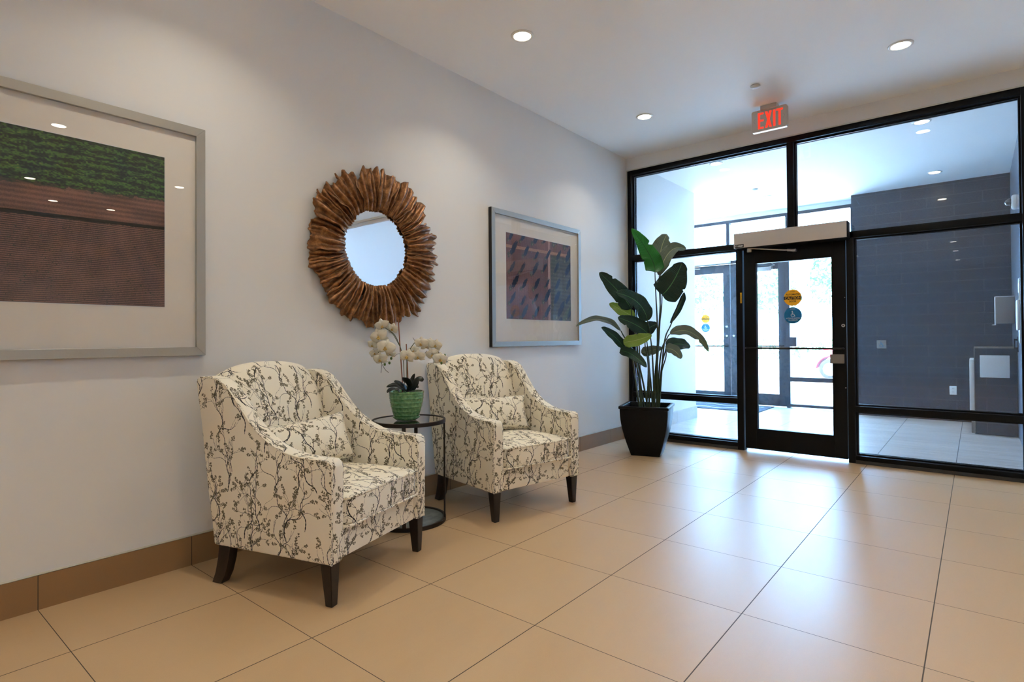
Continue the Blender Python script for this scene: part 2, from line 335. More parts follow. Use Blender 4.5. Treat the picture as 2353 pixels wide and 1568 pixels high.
def leaf_mat(name, top, rib, under, trans=0.25):
    m, nt, p = mat_new(name); L = nt.links
    uv = N(nt, 'ShaderNodeTexCoord'); sp = N(nt, 'ShaderNodeSeparateXYZ'); L.new(uv.outputs['UV'], sp.inputs[0])
    ac = math_n(nt, 'ABSOLUTE', math_n(nt, 'SUBTRACT', sp.outputs['X'], 0.5))
    veins = math_n(nt, 'SINE', math_n(nt, 'MULTIPLY', math_n(nt, 'SUBTRACT', sp.outputs['Y'], math_n(nt, 'MULTIPLY', ac, 0.25)), 190.0))
    ribm = math_n(nt, 'LESS_THAN', ac, 0.014)
    geo = N(nt, 'ShaderNodeNewGeometry')
    m1 = N(nt, 'ShaderNodeMix', data_type='RGBA'); m1.inputs['A'].default_value = top; m1.inputs['B'].default_value = under; L.new(geo.outputs['Backfacing'], m1.inputs['Factor'])
    sh = N(nt, 'ShaderNodeMix', data_type='RGBA', blend_type='MULTIPLY'); L.new(m1.outputs['Result'], sh.inputs['A'])
    v = math_n(nt, 'ADD', math_n(nt, 'MULTIPLY', veins, 0.10), 0.9); cc = N(nt, 'ShaderNodeCombineXYZ')
    for i in range(3): L.new(v, cc.inputs[i])
    L.new(cc.outputs[0], sh.inputs['B']); sh.inputs['Factor'].default_value = 1.0
    m2 = N(nt, 'ShaderNodeMix', data_type='RGBA'); L.new(ribm, m2.inputs['Factor']); L.new(sh.outputs['Result'], m2.inputs['A']); m2.inputs['B'].default_value = rib
    L.new(m2.outputs['Result'], p.inputs['Base Color']); p.inputs['Roughness'].default_value = 0.38
    bp = N(nt, 'ShaderNodeBump'); bp.inputs['Strength'].default_value = 0.35; bp.inputs['Distance'].default_value = 0.002
    L.new(veins, bp.inputs['Height']); L.new(bp.outputs['Normal'], p.inputs['Normal'])
    t = N(nt, 'ShaderNodeBsdfTranslucent'); L.new(m2.outputs['Result'], t.inputs[0])
    mx = N(nt, 'ShaderNodeMixShader'); mx.inputs[0].default_value = trans
    out = nt.nodes['Material Output']; L.new(p.outputs[0], mx.inputs[1]); L.new(t.outputs[0], mx.inputs[2]); L.new(mx.outputs[0], out.inputs[0]); return m
M['leaf_dark'] = leaf_mat('dark_green_leaf', srgb(16, 56, 40), srgb(80, 140, 80), srgb(60, 84, 66), 0.12)
M['leaf_bright'] = leaf_mat('bright_green_leaf', srgb(30, 120, 36), srgb(20, 60, 24), srgb(40, 120, 40), 0.35)
M['leaf_lime'] = leaf_mat('lime_green_leaf', srgb(148, 178, 72), srgb(200, 215, 130), srgb(120, 150, 70), 0.35)
M['leaf_grey'] = leaf_mat('grey_green_leaf', srgb(104, 118, 98), srgb(178, 186, 130), srgb(96, 110, 92), 0.25)
M['stem_green'] = simple('plant_stem', srgb(52, 66, 38), 0.5, var=0.3, vscale=14)
M['orchid_leaf'] = simple('orchid_leaf', srgb(26, 32, 28), 0.35)
M['petal'] = sticker_mat('orchid_petal', srgb(238, 232, 214), 0.30)
M['petal_core'] = simple('orchid_core', srgb(214, 176, 92), 0.6, var=0.3, vscale=120)
M['stake'] = simple('bamboo_stake', srgb(150, 92, 62), 0.6, var=0.25, vscale=40)
M['orchid_stem'] = simple('orchid_stem', srgb(84, 92, 56), 0.5)
M['twig'] = simple('brown_twig', srgb(84, 62, 50), 0.7)
M['bud'] = simple('green_bud', srgb(78, 108, 52), 0.5)
def glaze():
    m, nt, p = mat_new('green_glaze'); L = nt.links
    uv = N(nt, 'ShaderNodeTexCoord'); n1 = N(nt, 'ShaderNodeTexNoise'); n1.inputs['Scale'].default_value = 60; L.new(uv.outputs['Object'], n1.inputs['Vector'])
    cr = N(nt, 'ShaderNodeValToRGB'); L.new(n1.outputs['Fac'], cr.inputs[0]); e = cr.color_ramp.elements
    e[0].position = .3; e[0].color = srgb(62, 118, 72); e[1].position = .75; e[1].color = srgb(128, 176, 116)
    L.new(cr.outputs[0], p.inputs['Base Color']); p.inputs['Roughness'].default_value = 0.12; p.inputs['Coat Weight'].default_value = 0.5; return m
M['glaze'] = glaze()
# ---- printed upholstery: twigs and leaves on cream, worked out here as a repeat of 0.62 m
def fabric_array(S=1280, seed=5):
    rnd = random.Random(seed); img = np.empty((S, S, 3), np.float32); img[:] = np.array([238, 229, 208]) / 255
    px = S / 0.62
    def stamp(x, y, rx, ry=None, ang=0.0, col=(26, 23, 26), a=1.0):
        ry = ry or rx; R_ = int(max(rx, ry)) + 2; xi, yi = int(x), int(y)
        xs = np.arange(xi-R_, xi+R_+1); ys = np.arange(yi-R_, yi+R_+1); X, Y = np.meshgrid(xs - x, ys - y)
        c, s = math.cos(ang), math.sin(ang); u = (X*c + Y*s) / rx; v = (-X*s + Y*c) / ry
        d = (1 - np.sqrt(u*u + v*v)) * min(rx, ry) + 0.5; al = (np.clip(d, 0, 1) * a)[..., None]
        I = np.ix_(ys % S, xs % S); img[I] = img[I]*(1-al) + np.array(col)/255*al
    olive = (104, 94, 70)
    def leaflet(x, y, ang, s):
        stamp(x + math.cos(ang)*s*1.15, y + math.sin(ang)*s*1.15, s, s*0.56, ang, olive)
    occ = {}; G_ = S // 16
    def key(x, y): return (int(x // G_) % 16, int(y // G_) % 16)
    def sprig(x, y, ang, n, s):
        k_ = key(x + math.cos(ang)*G_*.5, y + math.sin(ang)*G_*.5)
        if occ.get(k_, 0) >= 2: return
        occ[k_] = occ.get(k_, 0) + 1
        for i in range(n):
            side = 1 if i % 2 else -1
            for k in range(int(s*1.5/1.5)):
                x += math.cos(ang)*1.5; y += math.sin(ang)*1.5; stamp(x, y, 0.7, col=(90, 82, 64))
            leaflet(x, y, ang + side*rnd.uniform(.6, 1.0), s*rnd.uniform(.8, 1.15))
            if rnd.random() < .5: leaflet(x, y, ang - side*rnd.uniform(.7, 1.1), s*rnd.uniform(.7, 1.0))
            ang += rnd.uniform(-.12, .12)
        leaflet(x, y, ang, s)
    def branch(x, y, ang, w, ln, depth):
        n = int(ln / 1.4); curl = rnd.uniform(-.0045, .0045); wob = rnd.uniform(0, 6); fr = rnd.uniform(.03, .06); home = -PI/2 + (rnd.uniform(-.35, .35) if depth == 0 else (ang + PI/2)*.75)
        dash = depth >= 1 and rnd.random() < .45; last = 0; side = rnd.choice((-1, 1))
        for i in range(n):
            t = i / n; ww = max(.8, w*(1 - .68*t)*min(1, .35 + i/30))*(1 + .25*math.sin(i*.31 + wob))
            x += math.cos(ang)*1.4; y += math.sin(ang)*1.4; ang += curl + .020*math.sin(i*fr + wob) + rnd.uniform(-.035, .035) + (home - ang)*.006
            if not dash or (i // 6) % 4: stamp(x, y, ww)
            if depth < 2 and i - last > 26 and rnd.random() < .045 and br.get(key(x, y), 0) < 3:
                last = i; side = -side; br[key(x, y)] = br.get(key(x, y), 0) + 1
                branch(x, y, ang + side*rnd.uniform(.30, .62), ww*.74, ln*(1-t)*rnd.uniform(.55, .9) + 26, depth+1)
            elif depth >= 1 and i > 10 and rnd.random() < .009:
                sprig(x, y, ang + rnd.choice((-1, 1))*rnd.uniform(.5, .9), rnd.randint(2, 3), px*.0041)
        if depth >= 2 or (depth == 1 and rnd.random() < .7): sprig(x, y, ang, rnd.randint(3, 5), px*.0041)
    br = {}; k = 6
    for i in range(k):
        for j in range(4):
            branch((i + rnd.uniform(.25, .75) + .5*(j % 2))*S/k, (j + rnd.uniform(.2, .8))*S/4, -PI/2 + rnd.uniform(-.45, .45), px*.0022, px*rnd.uniform(.15, .24), 0)
    return img
FAB = fabric_array()
M['fabric'], fab_img = image_mat('twig_print_fabric', FAB, 0.85, 1/0.76, (0.13, 0.3, 0.0), 0.15, 0.15)
M['fabric_b'], _ = image_mat('twig_print_fabric_back', fab_img, 0.85, 1/0.76, (0.5, 0.17, 0.4), 0.15, 0.15)
M['fabric_c'], _ = image_mat('twig_print_fabric_cushion', fab_img, 0.85, 1/0.76, (0.31, 0.66, 0.7), 0.15, 0.15)
M['fabric_d'], _ = image_mat('twig_print_fabric_pillow', fab_img, 0.85, 1/0.74, (0.81, 0.36, 0.2), 0.15, 0.15)
# ---- the two aerial farmland prints
def noise2(h, w, cell_y, cell_x, rng):
    g = rng.random((int(h/cell_y)+3, int(w/cell_x)+3)); y = np.arange(h)/cell_y; x = np.arange(w)/cell_x
    yi = y.astype(int); xi = x.astype(int); fy = (y-yi)[:, None]; fx = (x-xi)[None]; fy = fy*fy*(3-2*fy); fx = fx*fx*(3-2*fx)
    a = g[np.ix_(yi, xi)]; b = g[np.ix_(yi, xi+1)]; c = g[np.ix_(yi+1, xi)]; d = g[np.ix_(yi+1, xi+1)]
    return (a*(1-fx)+b*fx)*(1-fy) + (c*(1-fx)+d*fx)*fy
def print_rows():
    H, W_ = 900, 1190; rng = np.random.default_rng(3); Y, X = np.mgrid[0:H, 0:W_]; v = Y/H; u = X/W_
    img = np.zeros((H, W_, 3)); lerp = lambda a, b, t: np.array(a)*(1-t[..., None]) + np.array(b)*t[..., None]
    n1 = noise2(H, W_, 9, 26, rng); n2 = noise2(H, W_, 5, 8, rng); n3 = noise2(H, W_, 60, 120, rng); n4 = noise2(H, W_, 3, 3, rng)
    g = np.clip(.5 + .45*np.sin((v*W_/24 + n3*1.5 + .6*u)*2*PI/2.1) + (n1-.5)*1.3, 0, 1)
    green = lerp((14, 30, 28), (74, 116, 48), np.clip((g*.9 + (n2-.5)*1.3), 0, 1)); yel = np.clip((n2*n1 - .62)*6, 0, 1); green = green*(1-yel[..., None]*.6) + np.array((150, 140, 60))*yel[..., None]*.6
    soil = lerp((84, 58, 50), (146, 104, 88), np.clip(.5 + (n3-.5)*.8 + (n4-.5)*.5 + .25*np.sin(v*H/4.2), 0, 1))
    rows = lerp((56, 38, 36), (146, 106, 92), np.clip(.5 + .5*np.sin((v*H + 3*noise2(H, W_, 80, 90, rng))/10.5*2*PI) + (n4-.5)*.5 + (n3-.5)*.3, 0, 1))
    sp = (noise2(H, W_, 4, 6, rng) > .86) & (noise2(H, W_, 30, 60, rng) > .45); rows[sp] = (52, 60, 44)
    b1 = .335 - .045*u + .012*(n1-.5)*2; b2 = .485 - .02*u; b3 = b2 + .026 - .004*u + .006*(n2-.5)
    img = np.where((v < b1)[..., None], green, np.where((v < b2)[..., None], soil, rows)); dk = (v > b2) & (v < b3); img[dk] = (20, 20, 20)
    ed = np.abs(v-b1) < .012*n2; img[ed] = (62, 60, 44)
    return img / 255
def print_trees():
    H, W_ = 900, 1190; rng = np.random.default_rng(8); Y, X = np.mgrid[0:H, 0:W_]; v = Y/H; u = X/W_
    n1 = noise2(H, W_, 140, 160, rng); n2 = noise2(H, W_, 4, 4, rng); lerp = lambda a, b, t: np.array(a)*(1-t[..., None]) + np.array(b)*t[..., None]
    img = lerp((104, 66, 52), (150, 104, 84), np.clip(n1*.7 + (n2-.5)*.6 + .1*np.sin(u*W_/5), 0, 1))
    grn = lerp((70, 66, 50), (112, 100, 74), np.clip(n1*.6 + (n2-.5)*.6 + .25*np.sin(v*H/7), 0, 1)); img = np.where(((u > .655) & (v > .17))[..., None], grn, img)
    img = np.where((np.abs(u - .635) < .018)[..., None], lerp((160, 116, 98), (196, 150, 130), n2), img)
    pth = np.abs(v - (.155 - .02*u)) < .018; img = np.where((pth)[..., None], lerp((150, 104, 76), (196, 146, 110), n2), img)
    rr = random.Random(4)
    def blob(cu, cv, ru, rv, ang, col, rag=.25):
        x0, x1 = int(max(0, (cu-.14)*W_)), int(min(W_, (cu+.14)*W_)); y0, y1 = int(max(0, (cv-.16)*H)), int(min(H, (cv+.16)*H))
        if x1 <= x0 or y1 <= y0: return
        a = (X[y0:y1, x0:x1] - cu*W_); b = (Y[y0:y1, x0:x1] - cv*H); c, s = math.cos(ang), math.sin(ang)
        p = (a*c + b*s)/ru; q = (-a*s + b*c)/rv; nn = noise2(y1-y0, x1-x0, 8, 8, rng)
        k = p*p + q*q + (nn-.5)*rag*4 < 1; img[y0:y1, x0:x1][k] = col
    for i in range(-1, 7):
        for j in range(-1, 7):
            cu = .02 + i*.172 + rr.uniform(-.02, .02) + (j % 2)*.02; cv = .08 + j*.185 + rr.uniform(-.02, .02) - i*.012; s = rr.uniform(.7, 1.15) * (1.25 if cu > .6 else 1)
            blob(cu + .060*s, cv - .075*s, 84*s, 27*s, -PI*.30, (20, 32, 50)); blob(cu, cv, 22*s, 26*s, 0, (74, 72, 52), .5); blob(cu+.005, cv+.01, 8*s, 9*s, 0, (124, 112, 78), .5)
    return img / 255
M['print_rows'], _ = image_mat('farm_rows_print', print_rows(), 0.5)
M['print_trees'], _ = image_mat('orchard_print', print_trees(), 0.5)
# ================================================================== the room
H = 3.2205; XR = 8.6; YB = -15.2; XV = 3.467; YO = 3.98; XL = -2.6
def struct(o, label=None, cat=None): return tag(o, label, cat, kind='structure')
struct(box('floor', (0, XR, YB, 0.055, -0.12, 0), M['floor']), 'sand coloured square tile floor of the lobby', 'floor')
struct(box('floor_vestibule', (XL, XV, 0.055, YO + 0.13, -0.12, -0.001), M['vfloor']), 'pale streaked stone tile floor inside the vestibule', 'floor')
struct(box('ceiling', (XL, XR + .2, YB - .2, 4.25, H, H + 0.2), M['ceil']), 'smooth white ceiling over lobby and vestibule', 'ceiling')
struct(box('wall_left', (-XL * -1, 0, YB, 2.035, 0, H), M['wall']), 'long off-white wall behind the armchairs and pictures', 'wall')
struct(box('wall_back', (XL, XR + .2, YB - .2, YB, 0, H), M['wall']), 'white end wall of the lobby behind the camera', 'wall')
def sheet(name, pts, mat, parent):
    bm = bmesh.new(); bm.faces.new([bm.verts.new(p) for p in pts]); me = bpy.data.meshes.new(name); bm.to_mesh(me); bm.free(); return link(name, me, mat, parent)
WY0, WY1, WZ0, WZ1 = -13.6, -5.2, 0.55, 3.0
struct(boxes('wall_right', [(XR, XR + .2, YB, WY0, 0, H), (XR, XR + .2, WY1, 0.2, 0, H), (XR, XR + .2, WY0, WY1, 0, WZ0), (XR, XR + .2, WY0, WY1, WZ1, H)], M['wall']), 'white right-hand wall of the lobby', 'wall')
w4 = empty('fill_window_4', (XR, 0, 0)); struct(w4, 'long row of blinded windows added as fill light on the right side of the lobby', 'window')  # unseen windows added to give the lobby a bluish fill
my = [WY0 + (WY1-WY0-.05)*k/5 for k in range(6)]
boxes('window_frame', [(.02, .10, WY0, WY1, WZ0, WZ0+.05), (.02, .10, WY0, WY1, WZ1-.05, WZ1)] + [(.02, .10, y, y+.05, WZ0+.05, WZ1-.05) for y in my], M['alu'], w4)
for ya, yb in zip(my, my[1:]): sheet('fill_blind', [(-.01, ya+.03, WZ0+.02), (-.01, yb+.02, WZ0+.02), (-.01, yb+.02, WZ1-.02), (-.01, ya+.03, WZ1-.02)], M['fill_blind_thick'], w4)
BX0, BX1, BZ0, BZ1 = 3.75, 6.6, 0.55, 3.19
struct(boxes('wall_front', [(XV, BX0, 0.0, 0.2, 0, H), (BX1, XR, 0.0, 0.2, 0, H), (BX0, BX1, 0, .2, 0, BZ0), (BX0, BX1, 0, .2, BZ1, H)], M['wall']), 'white wall to the right of the glazed entrance screen', 'wall')
struct(box('wall_header', (0, XV, -0.0, 0.13, 3.0716, H), M['wall']), 'white strip of wall above the glazed entrance screen', 'wall')
struct(box('wall_slate', (1.712, XV, 3.69, YO + .10, 0, H), M['clad_x']), 'dark slate tiled end wall of the vestibule', 'wall')
struct(box('wall_slate_side', (XV, XV + .2, 0.2, YO + .13, 0, H), M['clad_y_glare']), 'slate tiled side wall of the vestibule painted lighter for daylight glare', 'wall')
struct(box('wall_vestibule_left', (XL - .2, XL, 2.035, YO + .2, 0, H), M['wall_vest']), 'white side wall at the far left of the vestibule', 'wall')
# exterior canopy soffit / outer wall head
struct(box('wall_outer_header', (XL, 1.712, YO, YO + .12, 3.155, H), M['wall_vest']), 'white strip above the outer glazing', 'wall')
w3 = empty('fill_window_3', ((BX0+BX1)/2, 0.1, 0)); struct(w3, 'added street window lighting the mirror view through a pale roller blind, right of the entrance screen', 'window')  # window added out of view so the mirror reflects pale blue
hw = (BX1-BX0)/2
boxes('window_frame', [(-hw, hw, .0, .09, BZ0, BZ0+.05), (-hw, hw, .0, .09, BZ1-.05, BZ1), (-hw, -hw+.05, .0, .09, BZ0+.05, BZ1-.05), (hw-.05, hw, .0, .09, BZ0+.05, BZ1-.05)], M['alu'], w3)
box('glass_pane', (-hw+.05, hw-.05, .04, .046, BZ0+.05, BZ1-.05), M['glass'], w3)
sheet('fill_blind', [(-hw+.01, -.035, BZ0+.02), (hw-.01, -.035, BZ0+.02), (hw-.01, -.035, BZ1-.06), (-hw+.01, -.035, BZ1-.06)], M['blind'], w3); box('fill_blind_cassette', (-hw+.005, hw-.005, -.07, -.01, BZ1-.06, BZ1-.002), M['white'], w3, .004)
# baseboards
bb = bmesh.new(); add_box(bb, 0, 0.012, YB, 0.0, 0, 0.146); struct(link('baseboard_left', fin(bb), M['base']), 'tan tile baseboard along the left wall', 'baseboard')
bb = bmesh.new(); prism(bb, [(0, .146), (.010, .146), (.0125, .149), (0, .1535)], YB, 0.0); struct(link('trim_1', fin(bb), M['bead']), 'thin pale metal bead on top of the tan baseboard', 'trim')
bb = bmesh.new(); add_box(bb, 0, 0.012, 0.13, 2.045, 0, 0.165); add_box(bb, XL, 0.012, 2.035, 2.047, 0, 0.165)
struct(link('baseboard_vestibule', fin(bb), M['vbase']), 'stone tile baseboard along the white vestibule wall', 'baseboard')
# ------------------------------------------------------------------ inner glazed screen
def bars(spec, y0, y1): return [(x0, x1, y0, y1, z0, z1) for x0, x1, z0, z1 in spec]
FZ = 3.0716
w1 = empty('window_1', (0, 0, 0)); struct(w1, 'tall black framed glass screen between lobby and vestibule', 'window')
fr = [(.012, .062, .03, FZ), (1.72, 1.775, 2.085, 3.02), (1.228, 1.290, .0, 2.085), (2.208, 2.263, .0, 2.085), (3.400, 3.466, .0, FZ),
      (.062, 3.40, 3.02, FZ), (.062, 1.72, 2.035, 2.088), (1.775, 3.40, 2.035, 2.088), (1.72, 1.775, 2.035, 2.085), (.062, 1.228, .472, .524), (2.263, 3.40, .462, .514), (.062, 1.228, .03, .075), (2.263, 3.40, .03, .07)]
bm = bmesh.new()
for b in bars(fr, 0.0, 0.11): add_box(bm, *b, bev=.0015)
# glazing stops set back from the face
for x0, x1, z0, z1 in [(.062, 1.72, 2.088, 3.02), (1.775, 3.40, 2.088, 3.02), (.062, 1.228, .524, 2.035), (2.263, 3.40, .514, 2.035), (.062, 1.228, .075, .472), (2.263, 3.40, .07, .462)]:
    for b in [(x0, x0+.014, z0, z1), (x1-.014, x1, z0, z1), (x0+.014, x1-.014, z0, z0+.014), (x0+.014, x1-.014, z1-.014, z1)]:
        add_box(bm, b[0], b[1], .045, .065, b[2], b[3]); add_box(bm, b[0], b[1], .085, .105, b[2], b[3])
link('window_frame', fin(bm), M['alu'], w1, 40)
for x0, x1, z0, z1 in [(.062, 1.72, 2.088, 3.02), (1.775, 3.40, 2.088, 3.02), (.062, 1.228, .524, 2.035), (2.263, 3.40, .514, 2.035), (.062, 1.228, .075, .472), (2.263, 3.40, .07, .462)]:
    box('glass_pane', (x0+.004, x1-.004, .072, .078, z0+.004, z1-.004), M['glass'], w1)
boxes('sill_strip', [(.012, 1.228, -.006, .11, 0, .03), (2.263, 3.466, -.006, .11, 0, .03)], M['rubber'], w1, label='dark grey strip under the black frame')
boxes('shim_bead', [(.0, .012, -.004, .03, 0, FZ), (0.0, XV, -.006, .012, FZ, FZ + .012)], M['bead'], w1, label='pale sealant bead where frame meets wall')
# inner door
d1 = empty('door_1', (1.755, 0, 0)); struct(d1, 'black framed automatic glass door in the middle of the screen', 'door')
def dloc(b): return (b[0]-1.755, b[1]-1.755, b[2], b[3], b[4], b[5])
bm = bmesh.new()
for b in [(1.303, 1.408, .012, .056, .026, 2.028), (2.098, 2.200, .012, .056, .026, 2.028), (1.408, 2.098, .012, .056, 1.888, 2.028), (1.408, 2.098, .012, .056, .026, .222)]: add_box(bm, *dloc(b), bev=.0015)
for b in [(1.408, 1.42, .006, .06, .222, 1.888), (2.086, 2.098, .006, .06, .222, 1.888), (1.42, 2.086, .006, .06, .222, .232), (1.42, 2.086, .006, .06, 1.878, 1.888)]: add_box(bm, *dloc(b))
link('door_frame', fin(bm), M['alu'], d1, 40)
box('glass_pane', dloc((1.412, 2.094, .031, .037, .226, 1.884)), M['glass'], d1)
bm = bmesh.new(); pts = [(1.325, .012, 1.034), (1.328, -.03, 1.034), (1.345, -.045, 1.034), (2.155, -.045, 1.032), (2.172, -.03, 1.032), (2.175, .012, 1.032)]
tube(bm, [(a-1.755, b, c) for a, b, c in pts], .0105, 10); link('push_bar', fin(bm), M['black'], d1, 180)
lk = box('lock_box', dloc((2.072, 2.184, -.022, .012, .897, .98)), M['steel'], d1, .003, label='brushed metal lock case')
boxes('lock_slot', [(2.0705-1.755, 2.076-1.755, -.0235, -.012, .902+k*.02, .912+k*.02) for k in range(4)], M['black'], lk)
bm = bmesh.new(); disc(bm, (2.176-1.755, .004, 1.243), .0145, 'y', 24, .01); cy = link('lock_cylinder', fin(bm), M['chrome'], d1, 40)
bm = bmesh.new(); disc(bm, (2.176-1.755, .002, 1.243), .006, 'y', 16, .004); link('keyway', fin(bm), M['black'], cy, 40)
bm = bmesh.new(); disc(bm, (2.190-1.755, .009, .675), .006, 'y', 12, .004); link('screw', fin(bm), M['steel'], d1)
bm = bmesh.new(); disc(bm, (2.190-1.755, .009, 1.50), .004, 'y', 12, .004); link('screw', fin(bm), M['steel'], d1)
# round stickers
def wheelchair(name, cx, cz, y, s, parent):
    """access symbol facing -y, height about s"""
    bm = bmesh.new(); disc(bm, (cx-.10*s, y-.0006, cz+.42*s), .085*s, 'y', 20, .0006)
    def rib(pts, w):
        vs = []
        for i, p in enumerate(pts):
            a = Vector(pts[min(i+1, len(pts)-1)]) - Vector(pts[max(i-1, 0)]); a.normalize(); n = Vector((-a.y, a.x)) * w/2
            vs.append((bm.verts.new((cx+(p[0]+n.x)*s, y-.0006, cz+(p[1]+n.y)*s)), bm.verts.new((cx+(p[0]-n.x)*s, y-.0006, cz+(p[1]-n.y)*s))))
        for a, b in zip(vs, vs[1:]): bm.faces.new([a[0], b[0], b[1], a[1]])
    rib([(-.10, .32), (-.08, -.06), (.16, -.06), (.28, -.38), (.38, -.34)], .085); rib([(-.09, .14), (.16, .14)], .07)
    rib([(-.02 + .27*math.cos(t), -.20 + .27*math.sin(t)) for t in np.linspace(math.radians(125), math.radians(345), 22)], .07)
    return link(name, fin(bm), M['white_ink'], parent)
def stickers(parent, x, y, zy, zb, r=.0795, small=False):
    bm = bmesh.new(); disc(bm, (x, y, zy), r, 'y', 48, .0008); s1 = link('caution_sticker', fin(bm), M['yellow'], parent, label='round yellow automatic door caution sticker')
    k = r/.0795
    bm = bmesh.new(); pts = [(r*math.cos(t), r*math.sin(t)) for t in [-.20, -.1, 0, .1, .20]] + [(r*math.cos(t), r*math.sin(t)) for t in [PI-.20, PI-.1, PI, PI+.1, PI+.20]]
    v = [bm.verts.new((x+a, y-.0005, zy-.003*k+b)) for a, b in pts]; bm.faces.new(v); link('black_band', fin(bm), M['ink'], s1)
    text_on_y('lettering', 'CAUTION', .138*k, .026*k, x, y-.0009, zy-.003*k, M['yellow'], s1, .02)
    text_on_y('lettering', 'AUTOMATIC', .124*k, .017*k, x, y-.0009, zy+.032*k, M['ink'], s1, .02)
    text_on_y('lettering', 'DOOR', .062*k, .017*k, x, y-.0009, zy-.036*k, M['ink'], s1, .02)
    text_on_y('lettering', 'STANLEY', .044*k, .008*k, x, y-.0009, zy+.058*k, M['ink'], s1, .01)
    bm = bmesh.new(); disc(bm, (x, y, zb), r, 'y', 48, .0008); s2 = link('access_sticker', fin(bm), M['blue'], parent, label='round blue activate switch sticker with wheelchair symbol')
    wheelchair('wheelchair_symbol', x, zb + .014*k, y-.0004, .058*k, s2)
    text_on_y('lettering', 'ACTIVATE SWITCH', .125*k, .012*k, x, y-.0009, zb-.028*k, M['white_ink'], s2, .015)
    text_on_y('lettering', 'TO OPERATE', .082*k, .012*k, x, y-.0009, zb-.046*k, M['white_ink'], s2, .015)
    text_on_y('lettering', 'STANLEY', .050*k, .008*k, x, y-.0009, zb+.062*k, M['white_ink'], s2, .01)
stickers(d1, 1.7505-1.755, .0298, 1.521, 1.350)
# operator above the inner door
op = empty('door_operator', (1.741, 0, 2.03)); tag(op, 'putty grey automatic door operator box above the lobby door', 'door operator')
def o_(x): return x - 1.741
box('housing', (o_(1.247), o_(2.232), -.12, 0, 0, .148), M['operator'], op, .004)
box('end_cap', (o_(2.232), o_(2.240), -.118, 0, .002, .146), M['alu'], op, .002, label='dark end cap')
box('base_plate', (o_(1.26), o_(2.236), -.115, 0, -.009, 0), M['alu'], op)
lg = box('name_plate', (o_(1.259), o_(1.345), -.1215, -.1195, .003, .036), M['ink'], op, label='small black maker plate')
text_on_y('lettering', 'STANLEY', .074, .017, o_(1.302), -.1216, .0195, M['white_ink'], lg, .02)
bm = bmesh.new(); lathe(bm, [(0, .012), (.02, .012), (.021, 0), (.024, -.035), (.018, -.04), (0, -.04)], 20, (o_(1.385), -.075, -.006)); am = link('arm_pivot', fin(bm), M['chrome'], op, 60)
bm = bmesh.new(); tube(bm, [(o_(1.375), -.10, -.006), (o_(1.385), -.098, -.008), (o_(1.60), -.066, -.038), (o_(1.735), -.046, -.056)], [.009, .0085, .0075, .007], 10); link('arm_rod', fin(bm), M['chrome'], op, 60)
bm = bmesh.new(); tube(bm, [(o_(1.725), -.048, -.055), (o_(1.765), -.042, -.06)], .013, 12); add_box(bm, o_(1.765), o_(1.80), -.055, .012, -.075, -.05, bev=.003); link('arm_bracket', fin(bm), M['chrome'], op, 60)
# narrow yellow caution label on the jamb
yl = box('jamb_label', (1.268, 1.284, -.0012, 0.0, 1.488, 1.594), M['yellow']); tag(yl, 'narrow yellow strip label on the black door jamb', 'label')
me = text_mesh('CAUTION', 1.0, 0, .02); co = np.array([v.co[:] for v in me.vertices]); lo, hi = co.min(0), co.max(0)
for v in me.vertices:
    u = (v.co.x-lo[0])/(hi[0]-lo[0])-.5; t = (v.co.y-lo[1])/(hi[1]-lo[1])-.5; v.co = (1.276 - t*.008, -.0018, 1.541 + u*.085)
link('lettering', me, M['ink'], yl)
# ------------------------------------------------------------------ outer glazing and doors
w2 = empty('window_2', (0, YO, 0)); struct(w2, 'blue-lit black framed outer glazing facing the street', 'window')
bm = bmesh.new()
for x0, x1, z0, z1 in [(XL, 1.712, 3.105, 3.155), (XL, 1.712, 2.41, 2.46), (-.205, -.15, 2.46, 3.105), (.74, .792, 2.46, 3.105), (.735, .792, 0, 2.41), (-1.14, -1.085, 0, 3.105), (XL, XL+.05, 0, 3.105),
                       (.792, 1.712, .425, .495), (.792, 1.712, .018, .062), (XL+.05, -1.14, .018, .062), (1.66, 1.712, .0, 3.105)]:
    add_box(bm, x0, x1, 0, .11, z0, z1)
link('window_frame', fin(bm), M['alu_out'], w2, 40)
for x0, x1, z0, z1 in [(-1.085, -.205, 2.46, 3.105), (-.15, .74, 2.46, 3.105), (.792, 1.66, 2.46, 3.105), (.792, 1.66, .495, 2.41), (.792, 1.66, .062, .425), (XL+.05, -1.14, .062, 3.105)]:
    box('glass_pane', (x0, x1, .05, .056, z0, z1), M['glass'], w2)
def outer_door(name, x0, x1, label, hinge, box_z=None):
    cx = (x0+x1)/2; d = empty(name, (cx, YO, 0)); struct(d, label, 'door'); a, b = x0-cx+.004, x1-cx-.004
    bm = bmesh.new()
    sl, sr = (.11, .115)
    for q in [(a, a+sl, .012, 2.402), (b-sr, b, .012, 2.402), (a+sl, b-sr, 2.262, 2.402), (a+sl, b-sr, .012, .205)]: add_box(bm, q[0], q[1], .03, .075, q[2], q[3], bev=.0015)
    link('door_frame', fin(bm), M['alu_out'], d, 40); box('glass_pane', (a+sl, b-sr, .05, .056, .205, 2.262), M['glass'], d)
    bm = bmesh.new(); tube(bm, [(a+.04, .03, .995), (a+.045, -.03, .995), (b-.045, -.03, .995), (b-.04, .03, .995)], .011, 8); link('push_bar', fin(bm), M['black'], d, 60)
    return d, a, b
dA, a, b = outer_door('door_2', -1.085, -.155, 'outer glass door nearest the white vestibule wall', 'l')
stickers(dA, -.595+.62, .0485, 1.474, 1.327 - .012, .078)
for z in (1.33, 1.17):
    bm = bmesh.new(); disc(bm, (b-.06, .022, z), .016, 'y', 20, .008); link('lock_cylinder', fin(bm), M['chrome'], dA, 40)
